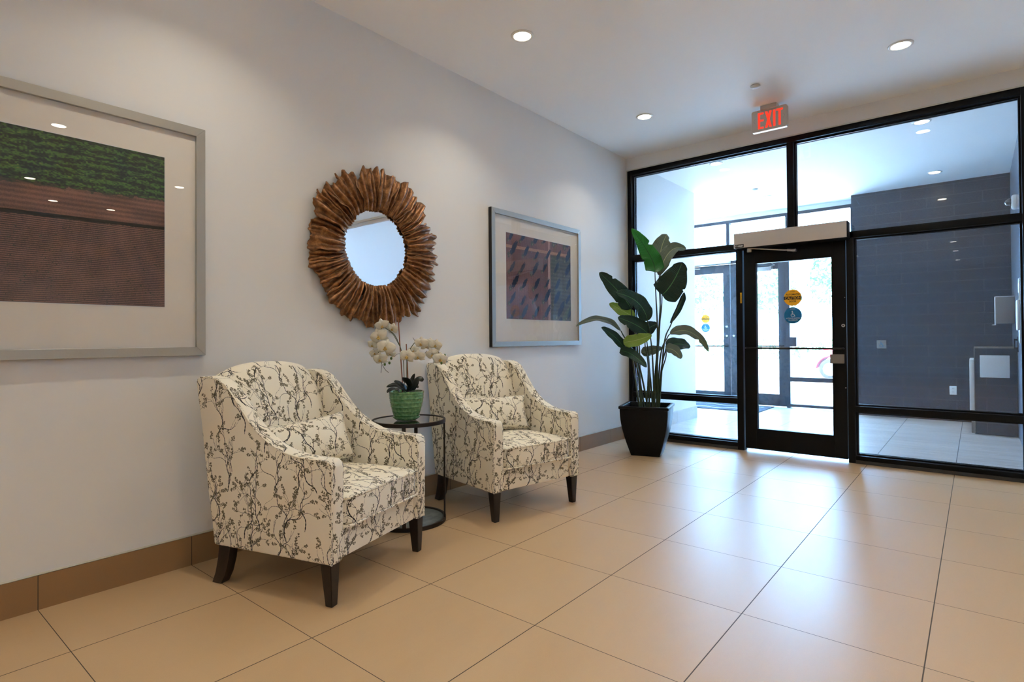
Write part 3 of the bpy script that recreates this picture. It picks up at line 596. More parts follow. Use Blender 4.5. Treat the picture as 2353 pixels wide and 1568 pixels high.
dB, a2, b2 = outer_door('door_3', -.155, .735, 'outer glass door seen through the lobby door', 'r')
bm = bmesh.new(); disc(bm, (a2+.05, .022, 1.17), .016, 'y', 20, .008); link('lock_cylinder', fin(bm), M['chrome'], dB, 40)
op2 = empty('door_operator', (-.65, YO, 2.415)); tag(op2, 'pale automatic operator box above the outer door beside the white wall', 'door operator')
box('housing', (-.50, .52, -.12, 0, 0, .16), M['white'], op2, .004)
bm = bmesh.new(); tube(bm, [(-.3, -.09, -.03), (0.0, -.05, -.06)], .008, 8); link('arm_rod', fin(bm), M['chrome'], op2, 60)
cl = empty('door_closer', (.30, YO, 2.30)); tag(cl, 'grey box closer at the head of the right outer door', 'door closer')
box('body', (-.06, .24, -.06, .03, -.07, .0), M['steel'], cl, .004)
bm = bmesh.new(); tube(bm, [(.20, -.03, .0), (.28, -.03, .02), (.20, -.03, .09), (-.02, -.02, .10)], .008, 8); link('arm_rod', fin(bm), M['steel'], cl, 60)
ab = box('activation_box', (.80, .90, YO-.06, YO, .99, 1.14), M['alu_out'], None, .004); tag(ab, 'small dark box on the outer glazing beside the door', 'box')
# mat
mt = box('entrance_mat', (-1.3, .56, 3.10, 3.93, 0.0, .010), simple('charcoal_mat', srgb(40, 48, 62), .95, bump=1, bscale=300, var=.3, vscale=60), None, .003)
tag(mt, 'dark entrance mat with pale zigzag at the outer doors', 'mat')
bm = bmesh.new()
for off in (0.0, .42):
    pz = [(-1.25 + k*.09, 3.30 + off + .055*math.sin(k*.9) + .03*((k % 4) > 1)) for k in range(20)]
    prev = None
    for x, y in pz:
        c = (bm.verts.new((x, y-.012, .0108)), bm.verts.new((x, y+.014, .0108)))
        if prev: bm.faces.new([prev[0], c[0], c[1], prev[1]])
        prev = c
link('zigzag_line', fin(bm), M['white'], mt)
# ------------------------------------------------------------------ vestibule fittings
ct = empty('tiled_counter', (3.28, 3.1, 0)); tag(ct, 'slate tiled counter pier in the vestibule corner with pale front panel', 'counter')
box('body', (3.093-3.28, .184, -.50, .58, 0, .995), M['clad_x'], ct)
boxes('metal_edge', [(3.088-3.28, .185, -.506, -.50, .995, 1.008), (3.088-3.28, 3.094-3.28, -.506, -.498, 0, 1.008), (3.088-3.28, .185, -.50, .58, .995, 1.004)], M['steel'], ct)
box('front_panel', (3.140-3.28, 3.40-3.28, -.512, -.50, .660, .916), M['white'], ct, .004, label='pale square panel on the counter front')
box('side_panel', (3.045-3.28, 3.088-3.28, -.44, .35, .155, .858), M['white'], ct, .004, label='pale upright side panel')
box('side_foot', (3.058-3.28, 3.088-3.28, -.42, .33, 0, .155), M['steel'], ct)
wb = empty('wall_box', (3.467, 3.1, 1.27)); tag(wb, 'grey metal box on the slate side wall above the counter', 'wall box')
box('body', (-.172, 0, -.10, .15, .015, .335), M['steel'], wb, .003)
boxes('edge_trim', [(-.178, -.170, -.106, .15, -.0, .34), (-.178, 0, -.106, -.098, .332, .34), (-.205, -.172, -.106, -.09, -.004, .004)], M['white'], wb)
wo = empty('wall_outlet', (2.865, 3.69, .413)); tag(wo, 'white double power outlet low on the slate wall', 'outlet')
box('plate', (-.038, .038, -.006, 0, -.058, .058), M['white'], wo, .003)
for z in (.024, -.024):
    bm = bmesh.new(); disc(bm, (0, -.008, z), .016, 'y', 20, .002); s = link('socket', fin(bm), M['white'], wo, 40); boxes('slot', [(-.008, -.005, -.0088, -.008, z-.003, z+.006), (.005, .008, -.0088, -.008, z-.003, z+.006)], M['black'], s)
ps = empty('push_plate', (2.068, 3.69, 1.028)); tag(ps, 'square metal door push plate with access symbol on slate wall', 'push plate')
box('plate', (-.058, .058, -.02, 0, -.058, .058), M['steel'], ps, .004); 
wc = wheelchair('wheelchair_symbol', 0, 0, -.0205, .075, ps); wc.data.materials.clear(); wc.data.materials.append(M['blue'])
hd = empty('pull_handle', (3.467, 2.41, 1.045)); tag(hd, 'short black handle on the slate side wall by the counter', 'handle')
box('back_plate', (-.006, 0, -.035, .035, -.085, .085), M['black'], hd, .002); box('grip', (-.035, -.026, -.006, .03, -.055, .06), M['black'], hd, .002); [box('bracket', (-.03, 0, .0, .02, z, z+.015), M['black'], hd) for z in (-.05, .04)]
ic = empty('intercom_panel', (3.467, 1.55, 1.06)); tag(ic, 'tall white intercom panel on the vestibule side wall', 'intercom')
bm = bmesh.new(); prism(bm, [(.0 + .075*math.cos(t), .57 + .075*math.sin(t)) for t in np.linspace(0, PI, 13)] + [(-.075 + .075*0 + .075*math.cos(t)*1 + .075, .075 + .075*math.sin(t)) for t in np.linspace(PI, 2*PI, 13)], -.03, 0, .006, 2, 'x')
link('housing', fin(bm), M['white'], ic, 40); box('screen', (-.033, -.029, -.045, .045, .25, .50), M['black'], ic); box('handset', (-.055, -.03, -.30, -.10, .13, .42), M['white'], ic, .01)
cm = empty('dome_camera', (3.467, 1.565, 2.46)); tag(cm, 'white security camera with dark glass dome on side wall', 'security camera')
bm = bmesh.new(); tube(bm, [(0, 0, 0), (-.035, 0, 0)], .073, 40); tube(bm, [(-.037, 0, 0), (-.055, 0, 0), (-.068, 0, 0), (-.071, 0, 0)], [.074, .074, .064, .045], 40); link('housing', fin(bm), M['white'], cm, 40)
bm = bmesh.new(); bmesh.ops.create_uvsphere(bm, u_segments=28, v_segments=16, radius=.042)
for v in bm.verts: v.co.x = v.co.x*1.25 - .070
link('lens_dome', fin(bm), simple('smoked_dome', srgb(24, 26, 30), .08, coat=.5), cm, 180)
# ------------------------------------------------------------------ ceiling lamps
lamp_me = None
def downlight(x, y, label, group, power=1.0, z=H):
    global lamp_me
    o = empty('ceiling_downlight', (x, y, z)); tag(o, label, 'ceiling light', group)
    if lamp_me is None:
        bm = bmesh.new(); lathe(bm, [(.0565, -.001), (.060, -.007), (.072, -.007), (.078, -.003), (.079, 0), (.0565, 0)], 40, close=True); a = fin(bm)
        a.materials.append(M['lamp_trim']); a.polygons.foreach_set('use_smooth', [True]*len(a.polygons))
        bm = bmesh.new(); disc(bm, (0, 0, -.004), .0565, 'z', 32, .003); b = fin(bm); b.materials.append(M['lens']); lamp_me = (a, b)
    for n, me in zip(('trim_ring', 'lens'), lamp_me):
        c = bpy.data.objects.new(n, me); COL.objects.link(c); c.parent = o
    ld = bpy.data.lights.new('bulb', 'AREA'); ld.shape = 'DISK'; ld.size = .07; ld.energy = LAMP_W*power; ld.color = LAMP_COL; ld.spread = math.radians(116)
    lo = bpy.data.objects.new('bulb', ld); COL.objects.link(lo); lo.parent = o; lo.location = (0, 0, -.006)
    return o
g = 'recessed downlights in the lobby ceiling'
downlight(.734, -2.865, 'recessed downlight highest in view, nearest the long left wall', g)
downlight(.734, -1.020, 'smallest recessed downlight, above the tall potted plant', g)
downlight(2.720, -1.025, 'recessed downlight to the right of the lit exit sign', g)
for x, y in [(2.72, -2.87), (.734, -4.72), (2.735, -4.72), (.734, -6.98), (2.745, -6.98), (2.745, -7.94), (2.745, -9.74), (2.745, -11.47), (2.745, -13.6), (.734, -8.9), (.734, -10.8),
             (5.2, -2.87), (3.70, -4.48), (6.15, -4.26), (7.37, -3.78), (7.42, -3.05), (5.2, -6.98), (7.4, -6.98), (5.2, -9.8), (7.4, -9.8), (7.4, -1.2), (5.2, -12.6)]:
    downlight(x, y, 'recessed downlight further back along the lobby ceiling, out of direct view', g)
g = 'recessed downlights in the vestibule ceiling'
downlight(.739, .852, 'vestibule downlight behind the upper left pane', g)
downlight(2.728, .848, 'vestibule downlight just inside the upper right pane', g)
downlight(2.729, 3.044, 'vestibule downlight in front of the slate wall', g)
downlight(.75, 2.95, 'vestibule downlight nearest the outer doors', g)
def detector(x, y, label):
    bm = bmesh.new(); lathe(bm, [(0, -.022), (.02, -.021), (.034, -.014), (.040, -.006), (.040, -.004)], 32, (0, 0, 0)); o = empty('smoke_detector', (x, y, H)); tag(o, label, 'detector', 'ceiling sensor caps')
    link('cap', fin(bm), M['white'], o, 60); bm = bmesh.new(); lathe(bm, [(0, 0), (.036, 0), (.036, -.006), (0, -.006)], 32); link('collar', fin(bm), M['black'], o, 40)
detector(1.727, -1.022, 'small white ceiling cap above the exit sign')
detector(.742, 2.385, 'small white ceiling cap inside the vestibule')
# exit sign
ex = empty('exit_sign', (1.705, -.52, 3.205)); tag(ex, 'lit red exit sign hanging from the ceiling before the glass screen', 'exit sign')
box('canopy', (-.07, .07, -.045, .045, -.022, .0155), M['operator'], ex, .006)
bm = bmesh.new(); 
def rrect(w, h, r, cx=0, cz=0, n=5):
    o = []
    for sx, sz, a0 in [(1, 1, 0), (-1, 1, 90), (-1, -1, 180), (1, -1, 270)]:
        for k in range(n+1): t = math.radians(a0 + 90*k/n); o.append((cx + sx*(w/2-r) + r*math.cos(t), cz + sz*(h/2-r) + r*math.sin(t)))
    return o
prism(bm, rrect(.300, .192, .018, 0, -.110), -.022, .022, .002); link('housing', fin(bm), M['operator'], ex, 40)
box('bottom_lens', (-.142, .142, -.017, .017, -.2085, -.205), emit('white_lens', (.9, .95, 1, 1), 1.0), ex, label='white lit strip under the sign')
def letter_blocks():
    s = .0195; L = []
    def bar(pts): L.append(pts)
    x = -.095; h0, h1 = -.185, -.038
    bar([(x, h0), (x+s, h0), (x+s, h1), (x, h1)])
    for z in (h0, (h0+h1)/2-.009, h1-s*.95): bar([(x+s, z), (x+s+.030, z), (x+s+.030, z+s*.9), (x+s, z+s*.9)])
    x = -.034; bar([(x, h0), (x+s*1.1, h0), (x+.058, h1), (x+.058-s*1.1, h1)]); bar([(x+.058-s*1.1, h0), (x+.058, h0), (x+s*1.1, h1), (x, h1)])
    x = .034; bar([(x, h0), (x+s, h0), (x+s, h1), (x, h1)])
    x = .0785; bar([(x, h0), (x+s, h0), (x+s, h1), (x, h1)]); bar([(x-.018, h1-s*.9), (x, h1-s*.9), (x, h1), (x-.018, h1)]); bar([(x+s, h1-s*.9), (x+s+.018, h1-s*.9), (x+s+.018, h1), (x+s, h1)])
    return L
bm = bmesh.new()
for q in letter_blocks():
    for side in (-1, 1):
        v = [bm.verts.new((a*side*-1 if side == 1 else a, side*.0226, b)) for a, b in q]
        if len(v) > 2: bm.faces.new(v)
link('letters', fin(bm), M['exit_red'], ex, label='glowing red EXIT letters')
mg = simple('moulded_grey', srgb(168, 158, 150), .5)
for sx in (-1, 1):
    bm = bmesh.new()
    prism(bm, [(sx*.133, -.108), (sx*.118, -.086), (sx*.115, -.086), (sx*.130, -.108), (sx*.115, -.130), (sx*.118, -.130)], -.0224, -.0218)
    link('chevron', fin(bm), mg, ex)
# ------------------------------------------------------------------ outside
gr = box('street_ground', (-60, 60, -20, 70, -.16, -.125), simple('pale_concrete', srgb(196, 194, 190), .9, var=.08, vscale=.6)); struct(gr, 'sunlit pale concrete outside the doors', 'ground')
M['foliage'] = simple('street_foliage', srgb(86, 120, 70), .8, var=.4, vscale=3)
M['bark_far'] = simple('street_trunk', srgb(92, 76, 60), .9)
def clump(name, cs, mat, parent, seed):
    rnd = random.Random(seed); bm = bmesh.new()
    for (x, y, z, r, n) in cs:
        for i in range(n):
            t, p_ = rnd.uniform(0, 2*PI), math.acos(rnd.uniform(-1, 1)); q = r*rnd.uniform(.55, 1.0)**.5
            c = Vector((x + q*math.sin(p_)*math.cos(t), y + q*math.sin(p_)*math.sin(t), z + q*.8*math.cos(p_))); s = rnd.uniform(.10, .22)*max(.6, r*.6)
            a = Vector((rnd.uniform(-1, 1), rnd.uniform(-1, 1), rnd.uniform(-1, 1))).normalized(); b = a.orthogonal().normalized()
            bm.faces.new([bm.verts.new(c + a*s), bm.verts.new(c + b*s*.5), bm.verts.new(c - a*s), bm.verts.new(c - b*s*.5)])
    return link(name, fin(bm), mat, parent)
for i, (x, y, hgt, lab) in enumerate([(-6.2, 27, 6.0, 'leafy street tree furthest left beyond the outer doors'), (-1.9, 29, 7.0, 'leafy street tree seen above the red car'), (-11.5, 30, 6.5, 'leafy street tree behind the outer left door glass')]):
    t = empty('street_tree', (x, y, -.125)); tag(t, lab, 'tree', 'street trees outside')
    clump('foliage', [(0, 0, hgt*.72, hgt*.30, 700), (-.9, .2, hgt*.58, hgt*.2, 300), (1.0, -.2, hgt*.6, hgt*.22, 300)], M['foliage'], t, i)
    bm = bmesh.new(); tube(bm, [(0, 0, 0), (.05, 0, hgt*.3), (0, .05, hgt*.6)], [.16, .12, .06], 10); link('trunk', fin(bm), M['bark_far'], t, 60)
hg = empty('hedge', (-7, 24, -.125)); tag(hg, 'low green hedge across the street', 'hedge'); clump('foliage', [(-6 + k*1.1, 0, .75, .75, 160) for k in range(13)], M['foliage'], hg, 9)
car = empty('parked_car', (1.0, 13.9, -.125)); tag(car, 'red hatchback parked outside, seen through the door glass', 'car')
M['car_red'] = simple('car_red_paint', srgb(190, 24, 44), .25, coat=1.0); M['car_glass'] = simple('car_window', srgb(30, 40, 52), .08); M['tyre'] = simple('tyre', srgb(24, 24, 26), .8)
side = [(-1.95, .28), (-1.98, .55), (-1.85, .80), (-1.2, .93), (-.75, 1.02), (-.25, 1.38), (.15, 1.46), (1.1, 1.44), (1.6, 1.28), (1.85, .95), (1.92, .6), (1.88, .30)]
arch = lambda cx: [(cx + .36*math.cos(t), .30 + .36*math.sin(t)) for t in np.linspace(0, PI, 9)]
bm = bmesh.new(); prism(bm, side + [(q, z) for q, z in arch(1.25)] + [(q, z) for q, z in arch(-1.25)], -.84, .84, .07, 3, 'y', 30); link('body', fin(bm), M['car_red'], car, 50)
for s in (-1, 1):
    bm = bmesh.new(); y = s*.845
    for q in ([(-.68, 1.02), (-.22, 1.32), (.12, 1.37), (.12, 1.0)], [(.2, 1.0), (.2, 1.375), (1.05, 1.36), (1.5, 1.2), (1.55, 1.02)]): prism(bm, q, y-.004*s, y+.002*s)
    link('side_window', fin(bm), M['car_glass'], car)
bm = bmesh.new(); bm.faces.new([bm.verts.new(p) for p in [(-.80, -.68, 1.035), (-.80, .68, 1.035), (-.27, .62, 1.40), (-.27, -.62, 1.40)]]); link('windscreen', fin(bm), M['car_glass'], car)
for x in (-1.25, 1.25):
    for y in (-.74, .74):
        bm = bmesh.new(); tube(bm, [(x, y-.10, .30), (x, y-.09, .30), (x, y+.09, .30), (x, y+.10, .30)], [.27, .30, .30, .27], 28); w = link('wheel', fin(bm), M['tyre'], car, 50)
        bm = bmesh.new(); disc(bm, (x, y + math.copysign(.10, y) - .003, .30), .19, 'y', 24, .008); link('hubcap', fin(bm), M['chrome'], w, 40)
boxes('head_lamp', [(-1.94, -1.78, s*.6-.16, s*.6+.16, .62, .74) for s in (-1, 1)], M['white'], car, .02)
# ================================================================== armchair
def make_armchair(name, loc, rz, label):
    t = empty(name, (loc[0], loc[1], 0), rz); tag(t, label, 'armchair', 'pair of twig print armchairs')
    prof = [(.352, .182), (.356, .40), (.358, .595), (.352, .616), (.334, .628), (.25, .630), (.175, .634), (.09, .650), (.01, .682), (-.06, .726), (-.12, .780), (-.175, .842), (-.22, .895), (-.262, .938), (-.31, .962),
            (-.37, .974), (-.430, .972), (-.466, .962), (-.464, .93), (-.449, .85), (-.431, .75), (-.408, .58), (-.385, .42), (-.36, .28), (-.346, .182)]
    for s in (-1, 1):
        y0, y1 = (.298, .372) if s > 0 else (-.372, -.298)
        bm = bmesh.new(); prism(bm, prof[::-1], y0, y1, .013, 3, 'y', 40)
        a = link('arm', fin(bm), M['fabric'], t, 50)
        bm = bmesh.new(); yo = y1 - .004 if s > 0 else y0 + .004
        tube(bm, [(.347, yo, .184)] + [(x-.006, yo, z-.004) for x, z in prof[1:17]], .0042, 6); yi = y0 + .004 if s > 0 else y1 - .004
        tube(bm, [(.349, yi, .30)] + [(x-.006, yi, z-.004) for x, z in prof[1:17]], .0042, 6)
        link('piping', fin(bm), M['fabric_c'], a, 60)
    # back: one loft from seat up over the top and down the rear
    bm = bmesh.new(); ny = 22; rows = []
    pf = [(-.20, .30), (-.205, .42), (-.222, .52), (-.246, .64), (-.276, .76), (-.308, .87), (-.336, .95), (-.362, 1.005), (-.386, 1.029), (-.412, 1.032), (-.446, 1.016), (-.466, .985), (-.465, .93), (-.449, .84), (-.432, .75), (-.408, .58), (-.388, .42), (-.36, .28), (-.343, .185)]
    for j in range(ny+1):
        y = -.300 + .600*j/ny; u = abs(y)/.300; r = []
        for i, (x, z) in enumerate(pf):
            k = max(0, (z - .86)/.172); zz = z - (.052*u**2.6 + .018*u**10)*k
            xx = x
            if i <= 8: xx = x + .030*(1-u**4)*math.sin(PI*min(1, max(0, (z-.36)/.68)))**.8 - .010*u**12
            r.append(bm.verts.new((xx, y, zz)))
        rows.append(r)
    for j in range(ny):
        for i in range(len(pf)-1): bm.faces.new([rows[j][i], rows[j][i+1], rows[j+1][i+1], rows[j+1][i]])
    bm.faces.new(rows[0]); bm.faces.new(rows[-1][::-1])
    b = link('backrest', fin(bm), M['fabric_b'], t, 60)
    box('seat_base', (-.33, .326, -.300, .300, .182, .316), M['fabric'], t, .008)
    # seat cushion with piped edges
    c = superbox('seat_cushion', .285, .2965, .074, 9, M['fabric_c'], t, .026, 16, (.088, 0, .390))
    bm = bmesh.new()
    for z in (.449, .328):
        x0, x1, yy = -.19, .369, .292; path = []
        for sx, sy, a0 in [(1, 1, 0), (-1, 1, 90), (-1, -1, 180), (1, -1, 270)]:
            for k in range(6):
                tt = math.radians(a0 + 18*k); cx = (x1-.03) if sx > 0 else (x0+.03); path.append((cx + .03*math.cos(tt), sy*(yy-.03) + .03*math.sin(tt), z))
        tube(bm, path, .0058, 6, True)
    link('piping', fin(bm), M['fabric_c'], c, 60)
    for s in (-1, 1):
        bm = bmesh.new(); y = s*.338; tp, bt = .029, .018
        v = [bm.verts.new(p) for p in [(.342-2*bt-.004, y-bt, 0), (.338, y-bt, 0), (.338, y+bt, 0), (.342-2*bt-.004, y+bt, 0), (.342-2*tp, y-tp, .184), (.342, y-tp, .184), (.342, y+tp, .184), (.342-2*tp, y+tp, .184)]]
        for q in [(0,3,2,1),(4,5,6,7),(0,1,5,4),(1,2,6,5),(2,3,7,6),(3,0,4,7)]: bm.faces.new([v[i] for i in q])
        bmesh.ops.bevel(bm, geom=bm.edges[:], offset=.002, segments=2, affect='EDGES')
        link('front_leg', fin(bm), M['darkwood'], t, 40)
        bm = bmesh.new(); o1 = [(-.322, .184), (-.330, .12), (-.347, .05), (-.368, 0)]; o2 = [(-.312, 0), (-.284, .05), (-.262, .12), (-.252, .184)]
        prism(bm, o1 + o2, y-.024, y+.024, .002, 2, 'y', 50); link('rear_leg', fin(bm), M['darkwood'], t, 40)
    return t
def copy_tree(o, parent=None):
    c = o.copy(); COL.objects.link(c); c.parent = parent
    for ch in o.children: copy_tree(ch, c)
    return c
CH1 = ((.554, -4.273), math.radians(16.6)); CH2 = ((.534, -2.835), math.radians(-11.6))
ch = make_armchair('armchair', CH1[0], CH1[1], 'cream twig print armchair in the foreground below the large picture')
c2 = copy_tree(ch); c2.location = (CH2[0][0], CH2[0][1], 0); c2.rotation_euler = (0, 0, CH2[1]); c2['label'] = 'cream twig print armchair further back, right of the side table'
def pillow(base, rz, lx, ly, lz, rx, rzz, label, roll=0.0):
    """lumbar pillow leaning on a chair back: half sizes lx (thickness), ly (width), lz (height)"""
    bm = bmesh.new(); n = 18; G = {}
    for s in (1, -1):
        for i in range(n+1):
            for j in range(n+1):
                u, v = -1 + 2*i/n, -1 + 2*j/n
                if s < 0 and (i in (0, n) or j in (0, n)): G[s, i, j] = G[1, i, j]; continue
                th = lx*((1-u*u)*(1-v*v))**.42; pin = 1 - .07*(1-abs(v)**2)*abs(u)**3; pin2 = 1 - .10*(1-abs(u)**2)*abs(v)**3
                wr = .004*math.sin(5*u + 3*v) * (1-u*u)*(1-v*v)
                G[s, i, j] = bm.verts.new((s*th + wr, u*ly*pin, v*lz*pin2))
    for s in (1, -1):
        for i in range(n):
            for j in range(n):
                q = [G[s, i, j], G[s, i+1, j], G[s, i+1, j+1], G[s, i, j+1]]; bm.faces.new(q if s > 0 else q[::-1])
    root = Matrix.Translation((base[0][0], base[0][1], 0)) @ Matrix.Rotation(base[1], 4, 'Z')
    me = fin(bm); o = link('lumbar_pillow', me, M['fabric_d'], None, 180)
    o.matrix_world = root @ Matrix.Translation(rx) @ Matrix.Rotation(rzz, 4, 'Z') @ Matrix.Rotation(roll, 4, 'X') @ Matrix.Rotation(math.radians(-22), 4, 'Y')
    bm = bmesh.new(); path = [(0, u*ly*(1-.07*(1-v*v)*abs(u)**3), v*lz*(1-.10*(1-u*u)*abs(v)**3)) for u, v in [(-1+2*i/n, -1) for i in range(n)] + [(1, -1+2*i/n) for i in range(n)] + [(1-2*i/n, 1) for i in range(n)] + [(-1, 1-2*i/n) for i in range(n)]]
    tube(bm, path, .004, 6, True); link('piping', fin(bm), M['fabric_c'], o, 60)
    return tag(o, label, 'pillow', 'matching lumbar pillows')
pillow(CH1, 0, .066, .275, .128, (-.126, -.01, .610), math.radians(-13), 'twig print lumbar pillow on the foreground armchair', math.radians(3))
pillow(CH2, 0, .066, .275, .126, (-.126, -.01, .606), math.radians(-12), 'twig print lumbar pillow on the armchair beyond the table', math.radians(-1))
# ================================================================== side table
TX, TY, TH, TR = .336, -3.547, .641, .230
tb = empty('side_table', (TX, TY, 0)); tag(tb, 'round dark metal side table with smoked glass top between the armchairs', 'side table')
def ring(name, z0, z1, r0, r1, mat, parent):
    bm = bmesh.new(); b = .002; lathe(bm, [(r0, z0+b), (r0+b, z0), (r1-b, z0), (r1, z0+b), (r1, z1-b), (r1-b, z1), (r0+b, z1), (r0, z1-b)], 96, close=True); return link(name, fin(bm), mat, parent, 40)
ring('top_ring', TH-.024, TH, TR-.014, TR, M['bronze'], tb); ring('base_ring', 0.0, .026, TR-.016, TR, M['bronze'], tb)
bm = bmesh.new(); lathe(bm, [(0, TH-.012), (TR-.014, TH-.012), (TR-.014, TH-.004), (0, TH-.004)], 64); link('glass_top', fin(bm), M['table_glass'], tb, 40)
bm = bmesh.new(); lathe(bm, [(0, .010), (TR-.016, .010), (TR-.016, .018), (0, .018)], 64); link('base_shelf', fin(bm), simple('mottled_smoked_mirror', srgb(128, 136, 136), .25, .4, var=.5, vscale=22), tb, 40, 'mottled grey glass shelf')
for deg in (-48, 38, 128, 222):
    a = math.radians(deg); bm = bmesh.new(); add_box(bm, -.004, .004, -.0115, .0115, .02, TH-.02)
    me = fin(bm); o = link('leg', me, M['bronze'], tb); o.location = ((TR-.006)*math.cos(a), (TR-.006)*math.sin(a), 0); o.rotation_euler = (0, 0, a)
# ================================================================== orchid
OX, OY = .347, -3.576
oc = empty('potted_orchid', (OX, OY, TH)); tag(oc, 'white orchid in a green glazed pot on the round side table', 'orchid')
def L_(p): return (p[0]-OX, p[1]-OY, p[2]-TH)
bm = bmesh.new(); lathe(bm, [(0, .0), (.062, 0), (.072, .006), (.086, .020), (.085, .024), (.078, .022), (.066, .010), (0, .010)], 56); link('saucer', fin(bm), M['glaze'], oc, 60)
bm = bmesh.new(); nA, nz = 84, 60; rings = []
def pot_r(z): t = z/.158; return .074 + .0325*(1-(1-t)**1.8)
for i in range(nz+1):
    z = .158*i/nz; r = pot_r(z); row = []
    for k in range(nA):
        a = 2*PI*k/nA; u = a*14/(2*PI); v = z/.026
        dmd = abs(((u + v*.5) % 1) - .5) + abs(((u - v*.5) % 1) - .5); d = .0036*(1 - min(1, abs(dmd-.5)*3)) if .006 < z < .142 else (.003 if z > .145 else 0)
        row.append(bm.verts.new(((r+d)*math.cos(a), (r+d)*math.sin(a), .020 + z)))
    rings.append(row)
for i, (r, z) in enumerate([(.106, .180), (.101, .179), (.100, .165), (.080, .150)]): rings.append([bm.verts.new((r*math.cos(2*PI*k/nA), r*math.sin(2*PI*k/nA), z)) for k in range(nA)])
for a, b in zip(rings, rings[1:]):
    for k in range(nA): bm.faces.new([a[k], a[(k+1) % nA], b[(k+1) % nA], b[k]])
bm.faces.new(rings[0][::-1]); bm.faces.new(rings[-1])
link('pot', fin(bm), M['glaze'], oc, 60)
bm = bmesh.new(); lathe(bm, [(0, .166), (.05, .170), (.0995, .160), (.0995, .15), (0, .15)], 32)
for v in bm.verts: v.co.z += random.Random(int(v.co.x*9e4)).uniform(-.004, .004) if v.co.z > .155 else 0
link('soil', fin(bm), M['soil'], oc, 60)
OPTS = {"stake1": [[0.33, -3.593, 0.873], [0.314, -3.611, 1.281]], "stake2": [[0.342, -3.557, 0.88], [0.336, -3.565, 1.115]], "stemA": [[0.339, -3.585, 0.873], [0.335, -3.59, 1.018], [0.33, -3.608, 1.095], [0.303, -3.631, 1.172], [0.272, -3.657, 1.204], [0.253, -3.687, 1.217], [0.227, -3.706, 1.15], [0.233, -3.7, 1.056], [0.255, -3.695, 0.993]], "stemA2": [[0.322, -3.602, 1.095], [0.288, -3.631, 1.177], [0.251, -3.635, 1.193]], "stemB": [[0.336, -3.562, 0.876], [0.337, -3.563, 0.99], [0.357, -3.573, 1.049], [0.385, -3.55, 1.112], [0.414, -3.527, 1.139], [0.463, -3.487, 1.125], [0.515, -3.469, 1.08], [0.546, -3.456, 1.017], [0.564, -3.442, 1.04]], "twigs1": [[0.247, -3.689, 0.99], [0.243, -3.691, 0.936]], "twigs2": [[0.25, -3.686, 0.988], [0.264, -3.674, 0.956], [0.28, -3.661, 0.938]], "twigs3": [[0.393, -3.544, 1.133], [0.384, -3.552, 1.155]], "twigs4": [[0.292, -3.626, 1.034], [0.308, -3.613, 1.052], [0.322, -3.602, 1.054]], "twigs5": [[0.466, -3.509, 1.072], [0.452, -3.52, 1.049], [0.448, -3.523, 1.02]], "buds": [[0.302, -3.657, 1.026], [0.293, -3.664, 0.998], [0.27, -3.682, 0.989], [0.559, -3.446, 1.044], [0.55, -3.465, 0.995]]}
OLEAVES = [[[0.34, -3.584, 0.823], [0.321, -3.625, 0.857], [0.284, -3.682, 0.848], 0.032], [[0.354, -3.572, 0.819], [0.358, -3.621, 0.858], [0.352, -3.678, 0.888], 0.036], [[0.319, -3.601, 0.814], [0.324, -3.662, 0.837], [0.335, -3.717, 0.818], 0.027], [[0.361, -3.566, 0.819], [0.39, -3.608, 0.877], [0.419, -3.649, 0.911], 0.05], [[0.375, -3.555, 0.827], [0.36, -3.542, 0.876], [0.36, -3.517, 0.927], 0.023], [[0.379, -3.552, 0.823], [0.407, -3.529, 0.886], [0.43, -3.511, 0.879], 0.041], [[0.354, -3.572, 0.814], [0.382, -3.653, 0.839], [0.425, -3.721, 0.838], 0.032], [[0.368, -3.561, 0.818], [0.351, -3.51, 0.85], [0.327, -3.465, 0.828], 0.027]]
FLOWERS = [[0.253, -3.687, 1.231, 0.068], [0.269, -3.621, 1.211, 0.059], [0.244, -3.706, 1.161, 0.086], [0.188, -3.713, 1.11, 0.054], [0.291, -3.692, 1.092, 0.091], [0.258, -3.706, 1.02, 0.072], [0.181, -3.691, 1.057, 0.05], [0.259, -3.628, 1.054, 0.05], [0.386, -3.601, 1.037, 0.077], [0.432, -3.55, 1.036, 0.068], [0.371, -3.535, 1.071, 0.054], [0.439, -3.532, 1.117, 0.068], [0.448, -3.498, 1.103, 0.063], [0.451, -3.47, 1.121, 0.05], [0.514, -3.483, 1.105, 0.063], [0.492, -3.487, 1.049, 0.068], [0.543, -3.471, 1.018, 0.072]]
def bez(P, n=10):
    """smooth curve through points"""
    P = [Vector(p) for p in P]
    if len(P) < 3: return [P[0].lerp(P[-1], k/n) for k in range(n+1)]
    out = []
    for i in range(len(P)-1):
        p0 = P[max(i-1, 0)]; p1 = P[i]; p2 = P[i+1]; p3 = P[min(i+2, len(P)-1)]
        for k in range(n):
            t = k/n; out.append(.5*((2*p1) + (p2-p0)*t + (2*p0-5*p1+4*p2-p3)*t*t + (3*p1-p0-3*p2+p3)*t**3))
    return out + [P[-1]]
